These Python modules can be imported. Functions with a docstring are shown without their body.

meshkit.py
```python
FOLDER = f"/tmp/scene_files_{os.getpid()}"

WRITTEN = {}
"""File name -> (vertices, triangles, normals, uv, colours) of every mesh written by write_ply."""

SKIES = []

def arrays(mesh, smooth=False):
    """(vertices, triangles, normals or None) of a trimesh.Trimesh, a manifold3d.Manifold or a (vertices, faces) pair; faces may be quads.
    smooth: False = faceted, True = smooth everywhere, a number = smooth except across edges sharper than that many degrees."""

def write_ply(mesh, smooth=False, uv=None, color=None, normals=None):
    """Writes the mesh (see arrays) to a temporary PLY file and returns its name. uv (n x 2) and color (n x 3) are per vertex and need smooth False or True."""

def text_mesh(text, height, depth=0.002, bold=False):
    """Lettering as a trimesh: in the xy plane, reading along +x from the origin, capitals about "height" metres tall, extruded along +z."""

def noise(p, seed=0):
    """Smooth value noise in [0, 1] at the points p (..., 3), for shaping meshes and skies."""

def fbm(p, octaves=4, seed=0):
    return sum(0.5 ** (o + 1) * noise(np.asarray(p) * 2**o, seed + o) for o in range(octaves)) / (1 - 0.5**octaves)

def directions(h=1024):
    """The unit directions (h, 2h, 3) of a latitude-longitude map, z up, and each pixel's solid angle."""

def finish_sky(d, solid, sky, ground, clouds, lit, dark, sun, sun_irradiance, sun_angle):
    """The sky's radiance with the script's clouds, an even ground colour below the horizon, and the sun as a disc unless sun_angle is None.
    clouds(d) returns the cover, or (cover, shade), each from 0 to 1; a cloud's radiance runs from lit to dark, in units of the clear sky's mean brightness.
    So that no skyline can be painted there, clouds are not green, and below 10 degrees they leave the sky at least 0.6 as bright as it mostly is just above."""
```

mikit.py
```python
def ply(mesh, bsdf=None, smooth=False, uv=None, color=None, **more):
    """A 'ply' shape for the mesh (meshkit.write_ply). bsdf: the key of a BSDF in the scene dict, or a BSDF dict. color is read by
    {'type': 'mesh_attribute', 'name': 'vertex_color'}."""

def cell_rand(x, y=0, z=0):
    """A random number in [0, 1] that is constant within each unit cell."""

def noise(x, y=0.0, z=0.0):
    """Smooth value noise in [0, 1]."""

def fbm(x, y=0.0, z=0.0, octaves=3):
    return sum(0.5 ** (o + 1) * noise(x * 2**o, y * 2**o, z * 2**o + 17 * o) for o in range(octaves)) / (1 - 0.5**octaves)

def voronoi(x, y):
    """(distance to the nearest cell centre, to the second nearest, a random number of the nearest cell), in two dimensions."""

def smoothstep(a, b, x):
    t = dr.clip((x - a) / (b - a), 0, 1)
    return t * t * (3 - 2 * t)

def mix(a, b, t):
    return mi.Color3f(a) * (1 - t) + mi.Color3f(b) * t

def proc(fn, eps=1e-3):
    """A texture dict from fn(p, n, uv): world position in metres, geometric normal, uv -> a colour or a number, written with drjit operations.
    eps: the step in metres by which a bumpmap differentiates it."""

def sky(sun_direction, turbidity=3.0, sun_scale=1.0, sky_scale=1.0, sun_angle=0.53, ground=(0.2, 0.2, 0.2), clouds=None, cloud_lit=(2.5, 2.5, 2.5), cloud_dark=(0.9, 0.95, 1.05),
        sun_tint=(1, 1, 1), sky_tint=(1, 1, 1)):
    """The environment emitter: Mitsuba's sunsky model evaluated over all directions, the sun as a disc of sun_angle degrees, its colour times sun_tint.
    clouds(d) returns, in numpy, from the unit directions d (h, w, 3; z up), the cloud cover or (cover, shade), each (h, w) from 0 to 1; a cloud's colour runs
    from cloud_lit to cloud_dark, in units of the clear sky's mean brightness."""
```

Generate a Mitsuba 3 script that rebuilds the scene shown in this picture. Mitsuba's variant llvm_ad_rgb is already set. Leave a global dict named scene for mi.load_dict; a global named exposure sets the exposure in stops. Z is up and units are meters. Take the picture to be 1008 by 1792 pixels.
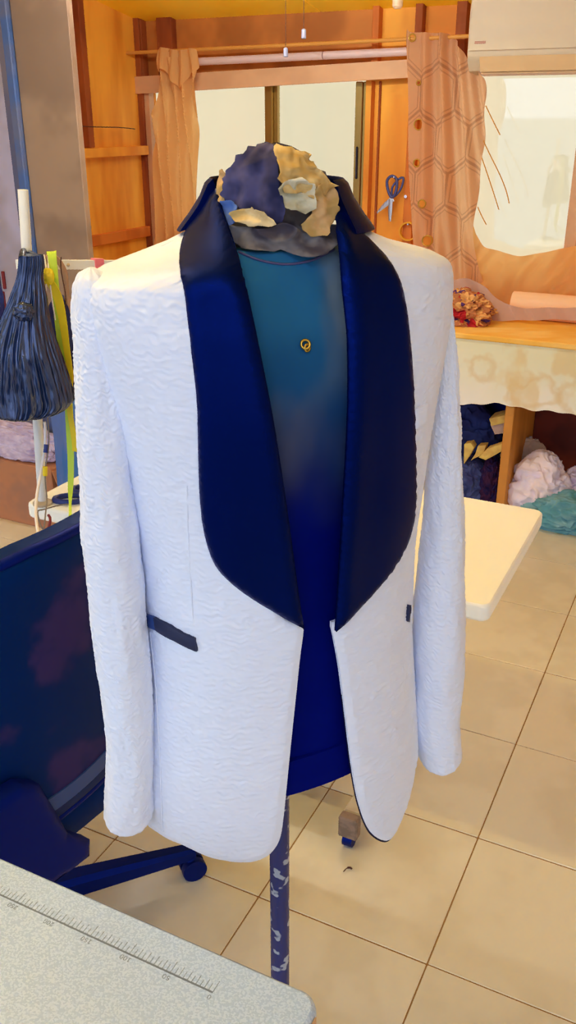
import math, random
import numpy as np, trimesh, drjit as dr, mitsuba as mi, mikit, meshkit, manifold3d
import shapely
from shapely.geometry import Polygon, Point, LineString
from scipy.spatial import Delaunay

T = mi.ScalarTransform4f
rng = np.random.default_rng(7)
scene, labels = {}, {}

# ------------------------------------------------------------------ camera, light, exposure
FPX, PITCH, EYE = 1560.0, math.radians(23.83), 1.6
CP, SP = math.cos(PITCH), math.sin(PITCH)
scene['camera'] = {'type': 'perspective', 'fov_axis': 'x', 'fov': math.degrees(2 * math.atan(504 / FPX)), 'near_clip': 0.02,
                   'to_world': T().look_at(origin=[0, 0, EYE], target=[0, CP, EYE - SP], up=[0, 0, 1])}
exposure = 0.0
scene['sky'] = mikit.sky((0.3, -0.5, 0.8), turbidity=4, sun_scale=0.0, sky_scale=1.0, ground=(0.5, 0.5, 0.48),
                         clouds=lambda d: np.ones(d.shape[:2]), cloud_lit=(10.2, 11.8, 14.6), cloud_dark=(10.2, 11.8, 14.6))
TUBE_WARM, FILL_COOL, FILL_REAR = (108, 79, 30), (50, 60, 92), (82, 79, 70)  # radiance of the unseen tube lamps; cool and rear ones added as fill


def ray(px, py):
    px, py = np.asarray(px, float), np.asarray(py, float)
    u, v = (px - 504) / FPX, -(py - 896) / FPX
    return np.stack([u, CP + v * SP, -SP + v * CP], -1)


EYEV = np.array([0, 0, EYE])
PHI = math.radians(26.26)                       # the room stands turned by this angle
E1, E2 = np.array([math.cos(PHI), -math.sin(PHI), 0]), np.array([math.sin(PHI), math.cos(PHI), 0])
RM = np.array([E1, E2, [0, 0, 1.0]]).T          # room (a, b, z) -> world


def on_z(px, py, z):
    r = ray(px, py)
    return EYEV + r * ((z - EYE) / r[..., 2])[..., None]


def on_y(px, py, y):
    r = ray(px, py)
    return EYEV + r * (y / r[..., 1])[..., None]


def on_b(px, py, b):
    """(a, z) where the line of sight meets the vertical plane b of the room"""
    r = ray(px, py)
    q = EYEV + r * (b / (r @ E2))[..., None]
    return np.stack([q @ E1, q[..., 2]], -1)


def on_a(px, py, a):
    r = ray(px, py)
    q = EYEV + r * (a / (r @ E1))[..., None]
    return np.stack([q @ E2, q[..., 2]], -1)


def rw(a, b, z):
    return RM @ np.array([a, b, z], float)


# ------------------------------------------------------------------ colours and materials
def c(r, g, b, k=1.0):
    x = np.array([r, g, b]) / 255.0
    x = np.where(x < 0.04045, x / 12.92, ((x + 0.055) / 1.055) ** 2.4) * k
    return [float(v) for v in np.clip(x, 0, 0.97)]


def rgb(v):
    return {'type': 'rgb', 'value': v}


def mat(key, col, rough=0.6, spec=0.4, metal=0.0, **kw):
    bs = {'type': 'principled', 'base_color': rgb(col) if isinstance(col, list) else col, 'roughness': rough, 'specular': spec, 'metallic': metal, **kw}
    scene['m_' + key] = {'type': 'twosided', 'bsdf': bs}
    return key


def bumped(key, col, height, eps, rough=0.6, spec=0.4, **kw):
    bs = {'type': 'principled', 'base_color': rgb(col) if isinstance(col, list) else col, 'roughness': rough, 'specular': spec, **kw}
    scene['m_' + key] = {'type': 'twosided', 'bsdf': {'type': 'bumpmap', 'tex': mikit.proc(height, eps), 'scale': 1.0, 'bsdf': bs}}
    return key


N, FB, MIX, SS = mikit.noise, mikit.fbm, mikit.mix, mikit.smoothstep


def blotch(c1, c2, s, lo=0.35, hi=0.65, sx=1, sy=1, sz=1, off=0):
    def fn(p, n, uv):
        return MIX(c1, c2, SS(lo, hi, FB(p.x * s * sx + off, p.y * s * sy, p.z * s * sz, 4)))
    return mikit.proc(fn)


# jacket cloth: white cloque, its small ripples are geometry
mat('jacket_cloth', c(214, 221, 238), 0.42, 0.4)
def ripple(u, z, seed=0):
    """height (m) of the woven ripples at cloth coordinates u, z"""
    w = meshkit.noise(np.stack([u * 115, z * 115, 0 * u + seed], -1), seed)
    w2 = meshkit.noise(np.stack([u * 60 + 7, z * 70, 0 * u + seed], -1), seed + 1)
    amp = SSN(.25, .75, meshkit.noise(np.stack([u * 110 + 3, z * 150, 0 * u + seed], -1), seed + 2))
    b = meshkit.noise(np.stack([u * 170 + 5, z * 210, 0 * u + seed], -1), seed + 3) - .5
    return .00060 * np.sin(z * 980 + 9 * w + 6 * w2) * (.25 + .75 * amp) + .0010 * b
def SSN(a, b, x):
    t = np.clip((x - a) / (b - a), 0, 1)
    return t * t * (3 - 2 * t)
mat('jacket_lining', c(8, 12, 45), 0.6, 0.2)


def satin(p, n, uv):
    return MIX([.0001, .0005, .007], [.0003, .0015, .017], FB(p.x * 9, p.y * 9, p.z * 9, 3))


mat('satin', mikit.proc(satin), rough=0.46, spec=0.11, spec_tint=1.0, sheen=0.13, sheen_tint=1.0)
mat('welt_blue', c(25, 55, 120), 0.5)
mat('welt_navy', c(12, 22, 62), 0.5)


def lit_dusty_cloth(p, n, uv):
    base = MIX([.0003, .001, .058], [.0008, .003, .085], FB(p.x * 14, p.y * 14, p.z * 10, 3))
    d = SS(1.17, 1.45, p.z + 0.16 * (FB(p.x * 8 + 5, p.y * 8, p.z * 8, 3) - .5))  # dust blend rises with height, with the light on the top painted in
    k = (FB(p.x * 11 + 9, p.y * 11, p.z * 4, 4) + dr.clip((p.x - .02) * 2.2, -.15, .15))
    lit_dust = MIX(c(38, 98, 140), c(124, 136, 138), SS(.42, .7, k))
    return mi.Color3f(base) * (1 - d * .8) + mi.Color3f(lit_dust) * d * .8


mat('dummy_cloth', mikit.proc(lit_dusty_cloth), rough=0.8, spec=0.12, spec_tint=1.0)
mat('neck_gray', blotch(c(60, 55, 66), c(112, 108, 110), 40), 0.85, 0.2)
mat('neck_navy', blotch(c(30, 32, 66), c(74, 72, 112), 28), 0.8, 0.2)
mat('paper_tan', blotch(c(176, 142, 82), c(206, 184, 132), 45), 0.7, 0.3)
mat('paper_pale', blotch(c(168, 160, 130), c(206, 198, 172), 38), 0.7, 0.3)
mat('foam_cream', blotch(c(214, 190, 142), c(176, 148, 92), 60), 0.8, 0.2)
mat('foam_pink', blotch(c(196, 158, 110), c(168, 138, 84), 60), 0.8, 0.2)
mat('brass', c(196, 160, 70), 0.3, 0.5, 0.9)


def pole_paint(p, n, uv):
    return MIX(c(14, 30, 100), c(150, 160, 178), SS(.60, .66, FB(p.x * 60, p.y * 60, p.z * 55, 3)))


mat('pole_paint', mikit.proc(pole_paint), 0.35, 0.5)
mat('black_metal', c(18, 20, 40), 0.4)
mat('black_plastic', c(4, 12, 58), 0.5, 0.25, spec_tint=1.0)

# room
def ply_orange(p, n, uv):
    g = FB(p.x * 6 + p.y * 6, (p.y - p.x) * 4, p.z * 1.5, 4)
    return MIX(c(212, 132, 40), c(240, 176, 66), SS(.3, .7, g))


mat('plywood', mikit.proc(ply_orange), 0.6, 0.35)
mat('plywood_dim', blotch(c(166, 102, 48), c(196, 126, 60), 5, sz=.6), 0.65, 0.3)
mat('stud_wood', blotch(c(120, 56, 30), c(150, 78, 36), 14, sz=.2), 0.7, 0.3)
mat('stud_bright', blotch(c(190, 104, 40), c(206, 122, 52), 14, sz=.2), 0.6, 0.3)
mat('ceiling_wood', blotch(c(252, 212, 44), c(252, 220, 66), 4), 0.55, 0.4)
mat('frame_pink', blotch(c(200, 158, 122), c(210, 168, 130), 6), 0.5, 0.4)
mat('aluminium', c(168, 140, 78), 0.3, 0.5, 0.75)
mat('partition', blotch(c(138, 116, 102), c(160, 136, 118), 5), 0.7, 0.3)
mat('blue_paint', blotch(c(66, 98, 164), c(92, 104, 146), 9), 0.5)
mat('door_pale', blotch(c(178, 178, 214), c(160, 156, 176), 4), 0.5)
mat('door_gray', blotch(c(112, 108, 130), c(84, 92, 132), 5), 0.5)
mat('dark_red', c(120, 40, 50), 0.6)
TILE_TONES = [(216, 208, 185), (212, 204, 179), (219, 211, 189)]
for i, t in enumerate(TILE_TONES):
    lo, hi = c(*t), c(t[0] + 8, t[1] + 9, t[2] + 10)
    mat(f'tile_glaze_{i}', blotch(lo, hi, 7 + i, off=11 * i), rough=0.22, spec=0.5)
mat('grout', c(150, 116, 72), 0.9, 0.1)
scene['m_window_glass'] = {'type': 'thindielectric', 'int_ior': 1.5}
mat('wall_plain', c(226, 228, 236), 0.8, 0.2)

# furniture
def speckle(p, n, uv):
    f1, f2, r = mikit.voronoi((p.x * .9 + p.y * .44) * 620, (p.y * .9 - p.x * .44) * 620)
    return MIX(c(166, 188, 214), c(188, 206, 228), SS(.35, .75, r))


mat('speckled_laminate', mikit.proc(speckle), 0.4, 0.45)
mat('laminate_edge', c(206, 202, 204), 0.45)
mat('wood_edge', c(190, 150, 110), 0.6)
mat('print_gray', c(104, 116, 130), 0.6)
mat('white_laminate', c(248, 250, 244), 0.3, 0.5)
mat('white_paint', c(222, 224, 224), 0.4)
mat('gray_paint', blotch(c(172, 158, 138), c(184, 174, 156), 20), 0.5)
mat('cap_gray', blotch(c(112, 96, 86), c(134, 114, 104), 60), 0.7)
def leather(p, n, uv):
    k = SS(.56, .70, FB(p.x * 9, p.y * 9, p.z * 7, 5))
    return MIX([.0008, .0085, .062], [.034, .02, .10], k * .6)
def grainy(p, n, uv):
    return 0.0006 * N(p.x * 400, p.y * 400, p.z * 400)
bumped('chair_leather', mikit.proc(leather), grainy, 4e-4, rough=0.5, spec=0.2, spec_tint=1.0)
mat('chair_trim', c(34, 66, 130), 0.45)
mat('chair_dark', c(4, 14, 76), 0.5, 0.2, spec_tint=1.0)
def tabletop(p, n, uv):
    return MIX(c(232, 176, 70), c(240, 196, 110), SS(.35, .7, FB(p.x * 5, p.y * 12, 0, 4)))
mat('bench_wood', mikit.proc(tabletop), 0.5, 0.35)
def stained(p, n, uv):
    u = p.x * E1[0] + p.y * E1[1]
    base = MIX(c(232, 230, 226), c(222, 220, 190), SS(.55, .85, p.z + .25 * FB(u * 5, p.z * 5, 1, 3)))
    w = .13 * (FB(u * 13, p.z * 13, 4, 4) - .5)
    out = base
    for (cu, cz, r, wd) in ((-.66, .585, .085, .018), (-.43, .60, .10, .02), (-.88, .66, .05, .02)):
        d = dr.abs(dr.sqrt(dr.square(u - cu) + dr.square((p.z - cz) * 1.3)) + w - r)
        out = MIX(out, c(206, 176, 116), .42 * (1 - SS(0, wd * 1.6, d)))
    k = SS(.56, .72, FB(u * 9 + 3, p.z * 7, 2, 4))
    return MIX(out, c(212, 182, 120), .5 * k)
mat('stained_board', mikit.proc(stained), 0.7, 0.25)
mat('shelf_wood', blotch(c(206, 142, 62), c(190, 126, 52), 10, sz=.3), 0.6)
mat('shelf_back', blotch(c(112, 40, 26), c(86, 26, 16), 8), 0.7)

# fabrics
def hexline(p, n, uv):
    # printed hexagon outlines in cloth coordinates uv (metres)
    s, k = 0.15, 1.45
    x, y = uv.x / s, uv.y / (s * k)
    def cell(px, py):
        ax = px - dr.floor(px) - .5
        ay = py / 1.7320508 - dr.floor(py / 1.7320508) - .5
        return dr.abs(ax), dr.abs(ay) * 1.7320508
    ax, ay = cell(x, y)
    bx, by = cell(x - .5, y - .8660254)
    near = ax * ax + ay * ay < bx * bx + by * by
    gx, gy = dr.select(near, ax, bx), dr.select(near, ay, by)
    d = dr.maximum(gx, gx * .5 + gy * .8660254)
    line = SS(.468, .482, d) + .8 * SS(.40, .412, d) * (1 - SS(.424, .436, d))
    base = MIX(c(240, 204, 166), c(232, 192, 150), FB(uv.x * 9, uv.y * 3, 0, 3))
    return MIX(base, c(150, 100, 84), line * .42)
scene['m_curtain_print'] = {'type': 'principledthin', 'base_color': mikit.proc(hexline), 'roughness': 0.7, 'diff_trans': 1.25, 'spec_trans': 0.0}
scene['m_curtain_mauve'] = {'type': 'principledthin', 'base_color': rgb(c(206, 176, 164)), 'roughness': 0.7, 'diff_trans': 0.6, 'spec_trans': 0.0}
scene['m_curtain_plain'] = {'type': 'principledthin', 'base_color': rgb(c(248, 200, 134)), 'roughness': 0.7, 'diff_trans': 1.2, 'spec_trans': 0.0}
def bag_film_h(p, n, uv):
    return 0.006 * FB(p.x * 55, p.y * 55, p.z * 20, 3) + .0012 * N(p.x * 200, p.y * 200, p.z * 60)
bumped('bag_film', [.001, .010, .050], bag_film_h, 1e-3, rough=0.2, spec=0.9, spec_tint=.2, clearcoat=0.5)
mat('tape_green', c(186, 216, 70), 0.5)
mat('tape_yellow', c(228, 206, 40), 0.5)
mat('cable_white', c(226, 222, 226), 0.5)
mat('cable_gray', c(120, 112, 110), 0.5)
mat('pink_tag', c(224, 116, 132), 0.6)
mat('navy_cloth', blotch(c(14, 18, 82), c(28, 44, 110), 16), 0.8)
mat('blue_cloth', blotch(c(52, 104, 176), c(86, 112, 176), 14, sz=.3), 0.8)
mat('tan_leather', c(176, 140, 122), 0.6)
mat('sack_film', blotch(c(206, 194, 222), c(182, 168, 204), 26), 0.35, 0.5)
mat('cardboard', blotch(c(176, 120, 88), c(156, 112, 92), 9), 0.8)
mat('steel', c(190, 190, 200), 0.3, 0.5, 0.9)
mat('scissor_blue', c(62, 70, 128), 0.4)
mat('scissor_navy', c(24, 44, 120), 0.4)
mat('roll_yellow', c(206, 150, 24), 0.45)
mat('ac_shell', c(196, 184, 162), 0.5)
mat('ac_light', c(214, 186, 144), 0.5)
mat('ac_mark', c(170, 130, 116), 0.6)
mat('clip_silver', c(150, 156, 190), 0.35)
mat('lamp_holder', c(232, 206, 176), 0.4)
mat('tube_pale', c(206, 186, 190), 0.4)
mat('rod_wood', c(206, 148, 70), 0.6)
mat('paper_roll', c(244, 200, 160), 0.6)
mat('cloth_white', blotch(c(238, 222, 226), c(222, 214, 238), 12), 0.85, 0.2)
mat('cloth_gray', blotch(c(196, 168, 148), c(176, 156, 146), 12), 0.85, 0.2)
mat('cloth_teal', blotch(c(88, 148, 166), c(124, 170, 184), 14), 0.8, 0.2)
mat('cloth_plum', blotch(c(52, 20, 56), c(24, 14, 66), 40), 0.85, 0.2)
mat('cloth_slate', blotch(c(62, 74, 128), c(48, 54, 110), 20), 0.8, 0.2)
mat('foam_yellow', blotch(c(214, 186, 104), c(196, 160, 92), 20), 0.8, 0.2)
mat('foam_side', c(186, 160, 150), 0.8)
def printed(p, n, uv):
    v = FB(p.x * 34, p.y * 34, p.z * 34, 3)
    base = MIX(c(222, 170, 106), c(176, 112, 72), SS(.46, .52, v))
    base = MIX(base, c(176, 36, 44), SS(.66, .68, FB(p.x * 26 + 7, p.y * 26, p.z * 26, 2)))
    return MIX(base, c(84, 50, 110), SS(.68, .70, FB(p.x * 29 + 3, p.y * 29, p.z * 29 + 5, 2)))
mat('cloth_printed', mikit.proc(printed), 0.85, 0.2)
mat('fixture_white', c(235, 235, 235), 0.5)
mat('thread_dark', c(70, 40, 30), 0.7)

# ------------------------------------------------------------------ entries
def add(name, mesh, bsdf, smooth=False, label=None, cat=None, group=None, kind=None, to_world=None, uv=None, **more):
    key, i, bsdf = name, 0, 'm_' + bsdf
    while key in scene:
        i += 1
        key = f'{name}_{i:03d}'
    if isinstance(mesh, dict):
        scene[key] = {**mesh, 'bsdf': {'type': 'ref', 'id': bsdf}}
    else:
        scene[key] = mikit.ply(mesh, bsdf, smooth=smooth, uv=uv, **more)
    if to_world is not None:
        scene[key]['to_world'] = to_world
    tag(key, label, cat, group, kind)
    return key


_things = set()
def thing(name, label=None, cat=None, group=None, kind=None):
    key, i = name, 0
    while key in _things or key in scene:
        i += 1
        key = f'{name}_{i:03d}'
    _things.add(key)
    tag(key, label, cat, group, kind)
    return key


def tag(key, label=None, cat=None, group=None, kind=None):
    d = {k: v for k, v in dict(label=label, category=cat, group=group, kind=kind).items() if v}
    if d:
        labels[key] = {**labels.get(key, {}), **d}


# ------------------------------------------------------------------ mesh helpers
def cat_(*ms):
    return trimesh.util.concatenate(list(ms))


def hull(pts):
    return trimesh.convex.convex_hull(np.asarray(pts, float))


def box(x0, x1, y0, y1, z0, z1, ch=0.002, room=True):
    """chamfered box, in room axes"""
    ch = min(ch, .45 * min(abs(x1 - x0), abs(y1 - y0), abs(z1 - z0)))
    lo, hi = np.minimum([x0, y0, z0], [x1, y1, z1]), np.maximum([x0, y0, z0], [x1, y1, z1])
    pts = []
    for s in np.ndindex(2, 2, 2):
        p = np.where(np.array(s) == 1, hi, lo)
        d = np.where(np.array(s) == 1, -1, 1) * ch
        for k in range(3):
            q = p + d
            q[k] = p[k]
            pts.append(q)
    pts = np.array(pts)
    return hull(pts @ RM.T if room else pts)


def prism(poly2d, axis_o, U, V, W, depth, ch=0.0):
    """polygon (m) in the plane axis_o + u U + v V, thickness depth along W"""
    g = poly2d if isinstance(poly2d, Polygon) else Polygon(poly2d)
    m = trimesh.creation.extrude_polygon(g, depth, engine='earcut')
    M = np.array([U, V, W]).T
    v = m.vertices @ M.T + np.asarray(axis_o)
    m = trimesh.Trimesh(v, m.faces, process=False)
    if m.volume < 0:
        m.invert()
    return m


def frames(P):
    P = np.asarray(P, float)
    t = np.gradient(P, axis=0)
    t /= np.linalg.norm(t, axis=1, keepdims=True) + 1e-12
    n = np.cross(t[0], [0, 0, 1.0])
    if np.linalg.norm(n) < .1:
        n = np.cross(t[0], [1.0, 0, 0])
    ns = []
    for k in range(len(P)):
        n = n - t[k] * (n @ t[k])
        n /= np.linalg.norm(n)
        ns.append(n)
    ns = np.array(ns)
    return t, ns, np.cross(t, ns)


def spline(P, n):
    from scipy.interpolate import CubicSpline
    P = np.asarray(P, float)
    s = np.r_[0, np.cumsum(np.linalg.norm(np.diff(P, axis=0), axis=1))]
    return CubicSpline(s, P)(np.linspace(0, s[-1], n))


def loft(rings, cap=True):
    """closed rings (k, n, 3) -> mesh"""
    R = np.asarray(rings, float)
    k, n = R.shape[:2]
    v = R.reshape(-1, 3)
    i = np.arange(n)
    f = []
    for a in range(k - 1):
        p, q, r, s = a * n + i, a * n + (i + 1) % n, (a + 1) * n + (i + 1) % n, (a + 1) * n + i
        f += [np.stack([p, q, r], 1), np.stack([p, r, s], 1)]
    if cap:
        v = np.vstack([v, R[0].mean(0), R[-1].mean(0)])
        f += [np.stack([(i + 1) % n, i, i * 0 + k * n], 1), np.stack([(k - 1) * n + i, (k - 1) * n + (i + 1) % n, i * 0 + k * n + 1], 1)]
    m = trimesh.Trimesh(v, np.vstack(f), process=False)
    if cap and m.volume < 0:
        m.invert()
    return m


def tube(P, r, n=12, cap=True):
    P = np.asarray(P, float)
    _, a, b = frames(P)
    r = np.broadcast_to(r, len(P))
    th = np.arange(n) * 2 * np.pi / n
    return loft(P[:, None] + r[:, None, None] * (np.cos(th)[None, :, None] * a[:, None] + np.sin(th)[None, :, None] * b[:, None]), cap)


def ribbon(P, side, w, t=0.0012):
    """a flat strip of width w (per point) along P; side: width direction"""
    P = np.asarray(P, float)
    tt = np.gradient(P, axis=0)
    tt /= np.linalg.norm(tt, axis=1, keepdims=True)
    side = np.broadcast_to(np.asarray(side, float), P.shape)
    s = side - tt * (side * tt).sum(1, keepdims=True)
    s /= np.linalg.norm(s, axis=1, keepdims=True)
    nn = np.cross(tt, s)
    w = np.broadcast_to(w, len(P))[:, None] / 2
    return loft(np.stack([P - s * w - nn * t / 2, P + s * w - nn * t / 2, P + s * w + nn * t / 2, P - s * w + nn * t / 2], 1))


def lathe(prof, n=28, at=(0, 0, 0)):
    prof = np.asarray(prof, float)
    th = np.arange(n) * 2 * np.pi / n
    R = np.stack([prof[:, 0][:, None] * np.cos(th), prof[:, 0][:, None] * np.sin(th), np.repeat(prof[:, 1][:, None], n, 1)], -1) + np.asarray(at)
    return loft(R)


def torus(center, normal, R, r, n=28, k=8):
    normal = np.asarray(normal, float) / np.linalg.norm(normal)
    u = np.cross(normal, [0, 0, 1.0]) if abs(normal[2]) < .9 else np.array([1.0, 0, 0])
    u /= np.linalg.norm(u)
    w = np.cross(normal, u)
    th, ph = np.arange(n) * 2 * np.pi / n, np.arange(k) * 2 * np.pi / k
    rad = np.cos(th)[:, None] * u + np.sin(th)[:, None] * w
    P = np.asarray(center) + R * rad[:, None] + r * (np.cos(ph)[None, :, None] * rad[:, None] + np.sin(ph)[None, :, None] * normal)
    idx = np.arange(n * k).reshape(n, k)
    a, b, cc, d = idx, np.roll(idx, -1, 0), np.roll(np.roll(idx, -1, 0), -1, 1), np.roll(idx, -1, 1)
    f = np.vstack([np.stack([a, b, cc], -1).reshape(-1, 3), np.stack([a, cc, d], -1).reshape(-1, 3)])
    m = trimesh.Trimesh(P.reshape(-1, 3), f, process=False)
    if m.volume < 0:
        m.invert()
    return m


def smooth_poly(pts, closed=True, n=10):
    """Catmull-Rom through 2-D points"""
    P = np.asarray(pts, float)
    out = []
    m = len(P)
    for i in range(m if closed else m - 1):
        p0, p1, p2, p3 = (P[(i + k) % m] if closed else P[min(max(i + k, 0), m - 1)] for k in (-1, 0, 1, 2))
        t = np.linspace(0, 1, n, endpoint=False)[:, None]
        out.append(.5 * (2 * p1 + (p2 - p0) * t + (2 * p0 - 5 * p1 + 4 * p2 - p3) * t ** 2 + (3 * p1 - p0 - 3 * p2 + p3) * t ** 3))
    if not closed:
        out.append(P[-1:])
    return np.vstack(out)


def patch(poly, fmap, h, thick=0.0, off=None, scale=(1, 1), sheet=False):
    """Triangulates a 2-D polygon (shapely; metres once multiplied by scale), maps it by fmap(points, offset) to 3-D.
    off(points, distance to the edge) -> offset of the outer face. thick > 0 closes it with an inner face. Returns mesh (and 2-D points for sheets)"""
    sc = np.asarray(scale, float)
    g = shapely.affinity.scale(poly, sc[0], sc[1], origin=(0, 0)).buffer(0)
    if g.geom_type != 'Polygon':
        g = max(g.geoms, key=lambda x: x.area)
    rings = [g.exterior, *g.interiors]
    B = []
    for r in rings:
        L = r.length
        k = max(6, int(L / h))
        B.append(np.array([r.interpolate(L * i / k).coords[0] for i in range(k)]))
        cs = np.array(r.coords)[:-1]
        B.append(cs)
    x0, y0, x1, y1 = g.bounds
    gx, gy = np.meshgrid(np.arange(x0, x1 + h, h), np.arange(y0, y1 + h * .866, h * .866))
    gx[1::2] += h / 2
    Q = np.stack([gx.ravel(), gy.ravel()], 1)
    inside = shapely.contains_xy(g, Q[:, 0], Q[:, 1])
    Q = Q[inside]
    bd = shapely.distance(g.boundary, shapely.points(Q))
    Q = Q[bd > h * .45]
    P = np.vstack(B + [Q])
    P = P[np.unique(np.round(P / (h * .02)).astype(int), axis=0, return_index=True)[1]]
    tri = Delaunay(P).simplices
    cen = P[tri].mean(1)
    a2 = np.cross(P[tri[:, 1]] - P[tri[:, 0]], P[tri[:, 2]] - P[tri[:, 0]])
    ok = shapely.contains_xy(g, cen[:, 0], cen[:, 1]) & (np.abs(a2) > 1e-10)
    tri, a2 = tri[ok], a2[ok]
    tri[a2 < 0] = tri[a2 < 0][:, ::-1]
    used = np.unique(tri)
    remap = -np.ones(len(P), int)
    remap[used] = np.arange(len(used))
    P, tri = P[used], remap[tri]
    dist = shapely.distance(g.boundary, shapely.points(P))
    raw = P / sc
    o = off(raw, dist) if off else np.zeros(len(P))
    top = fmap(raw, o)
    if sheet:
        return trimesh.Trimesh(top, tri, process=False), P
    bot = fmap(raw, o - thick)
    e = np.vstack([tri[:, [0, 1]], tri[:, [1, 2]], tri[:, [2, 0]]])
    key = e[:, 0].astype(np.int64) * len(P) + e[:, 1]
    rev = e[:, 1].astype(np.int64) * len(P) + e[:, 0]
    be = e[~np.isin(key, rev)]
    n = len(P)
    side = np.vstack([np.stack([be[:, 1], be[:, 0], be[:, 0] + n], 1), np.stack([be[:, 1], be[:, 0] + n, be[:, 1] + n], 1)])
    m = trimesh.Trimesh(np.vstack([top, bot]), np.vstack([tri, tri[:, ::-1] + n, side]), process=False)
    if m.volume < 0:
        m.invert()
    return m


def heap(center, rad, seed, amp=0.35, freq=4.0, sub=4, flat=None, ridge=True):
    """a crumpled cloth bundle: folded ridges on a squashed ball, flattened on its support at height flat"""
    m = trimesh.creation.icosphere(subdivisions=sub)
    v = m.vertices
    n1 = meshkit.fbm(v * freq * .5 + seed, 3, seed)
    q = v * freq + 2.2 * np.stack([meshkit.fbm(v * 2 + seed + k * 9, 2, seed + k) for k in range(3)], 1)
    r = np.abs(meshkit.fbm(q, 3, seed + 5) - .5) * 2 if ridge else n1
    d = 1 + amp * (n1 - .5) * 1.2 + amp * (.35 - r) * 1.1
    P = v * d[:, None] * np.asarray(rad) + np.asarray(center)
    if flat is not None:
        P[:, 2] = np.where(P[:, 2] < flat, flat + (P[:, 2] - flat) * .02, P[:, 2])
        P[:, 2] -= P[:, 2].min() - flat
    return trimesh.Trimesh(P, m.faces, process=False)


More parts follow.
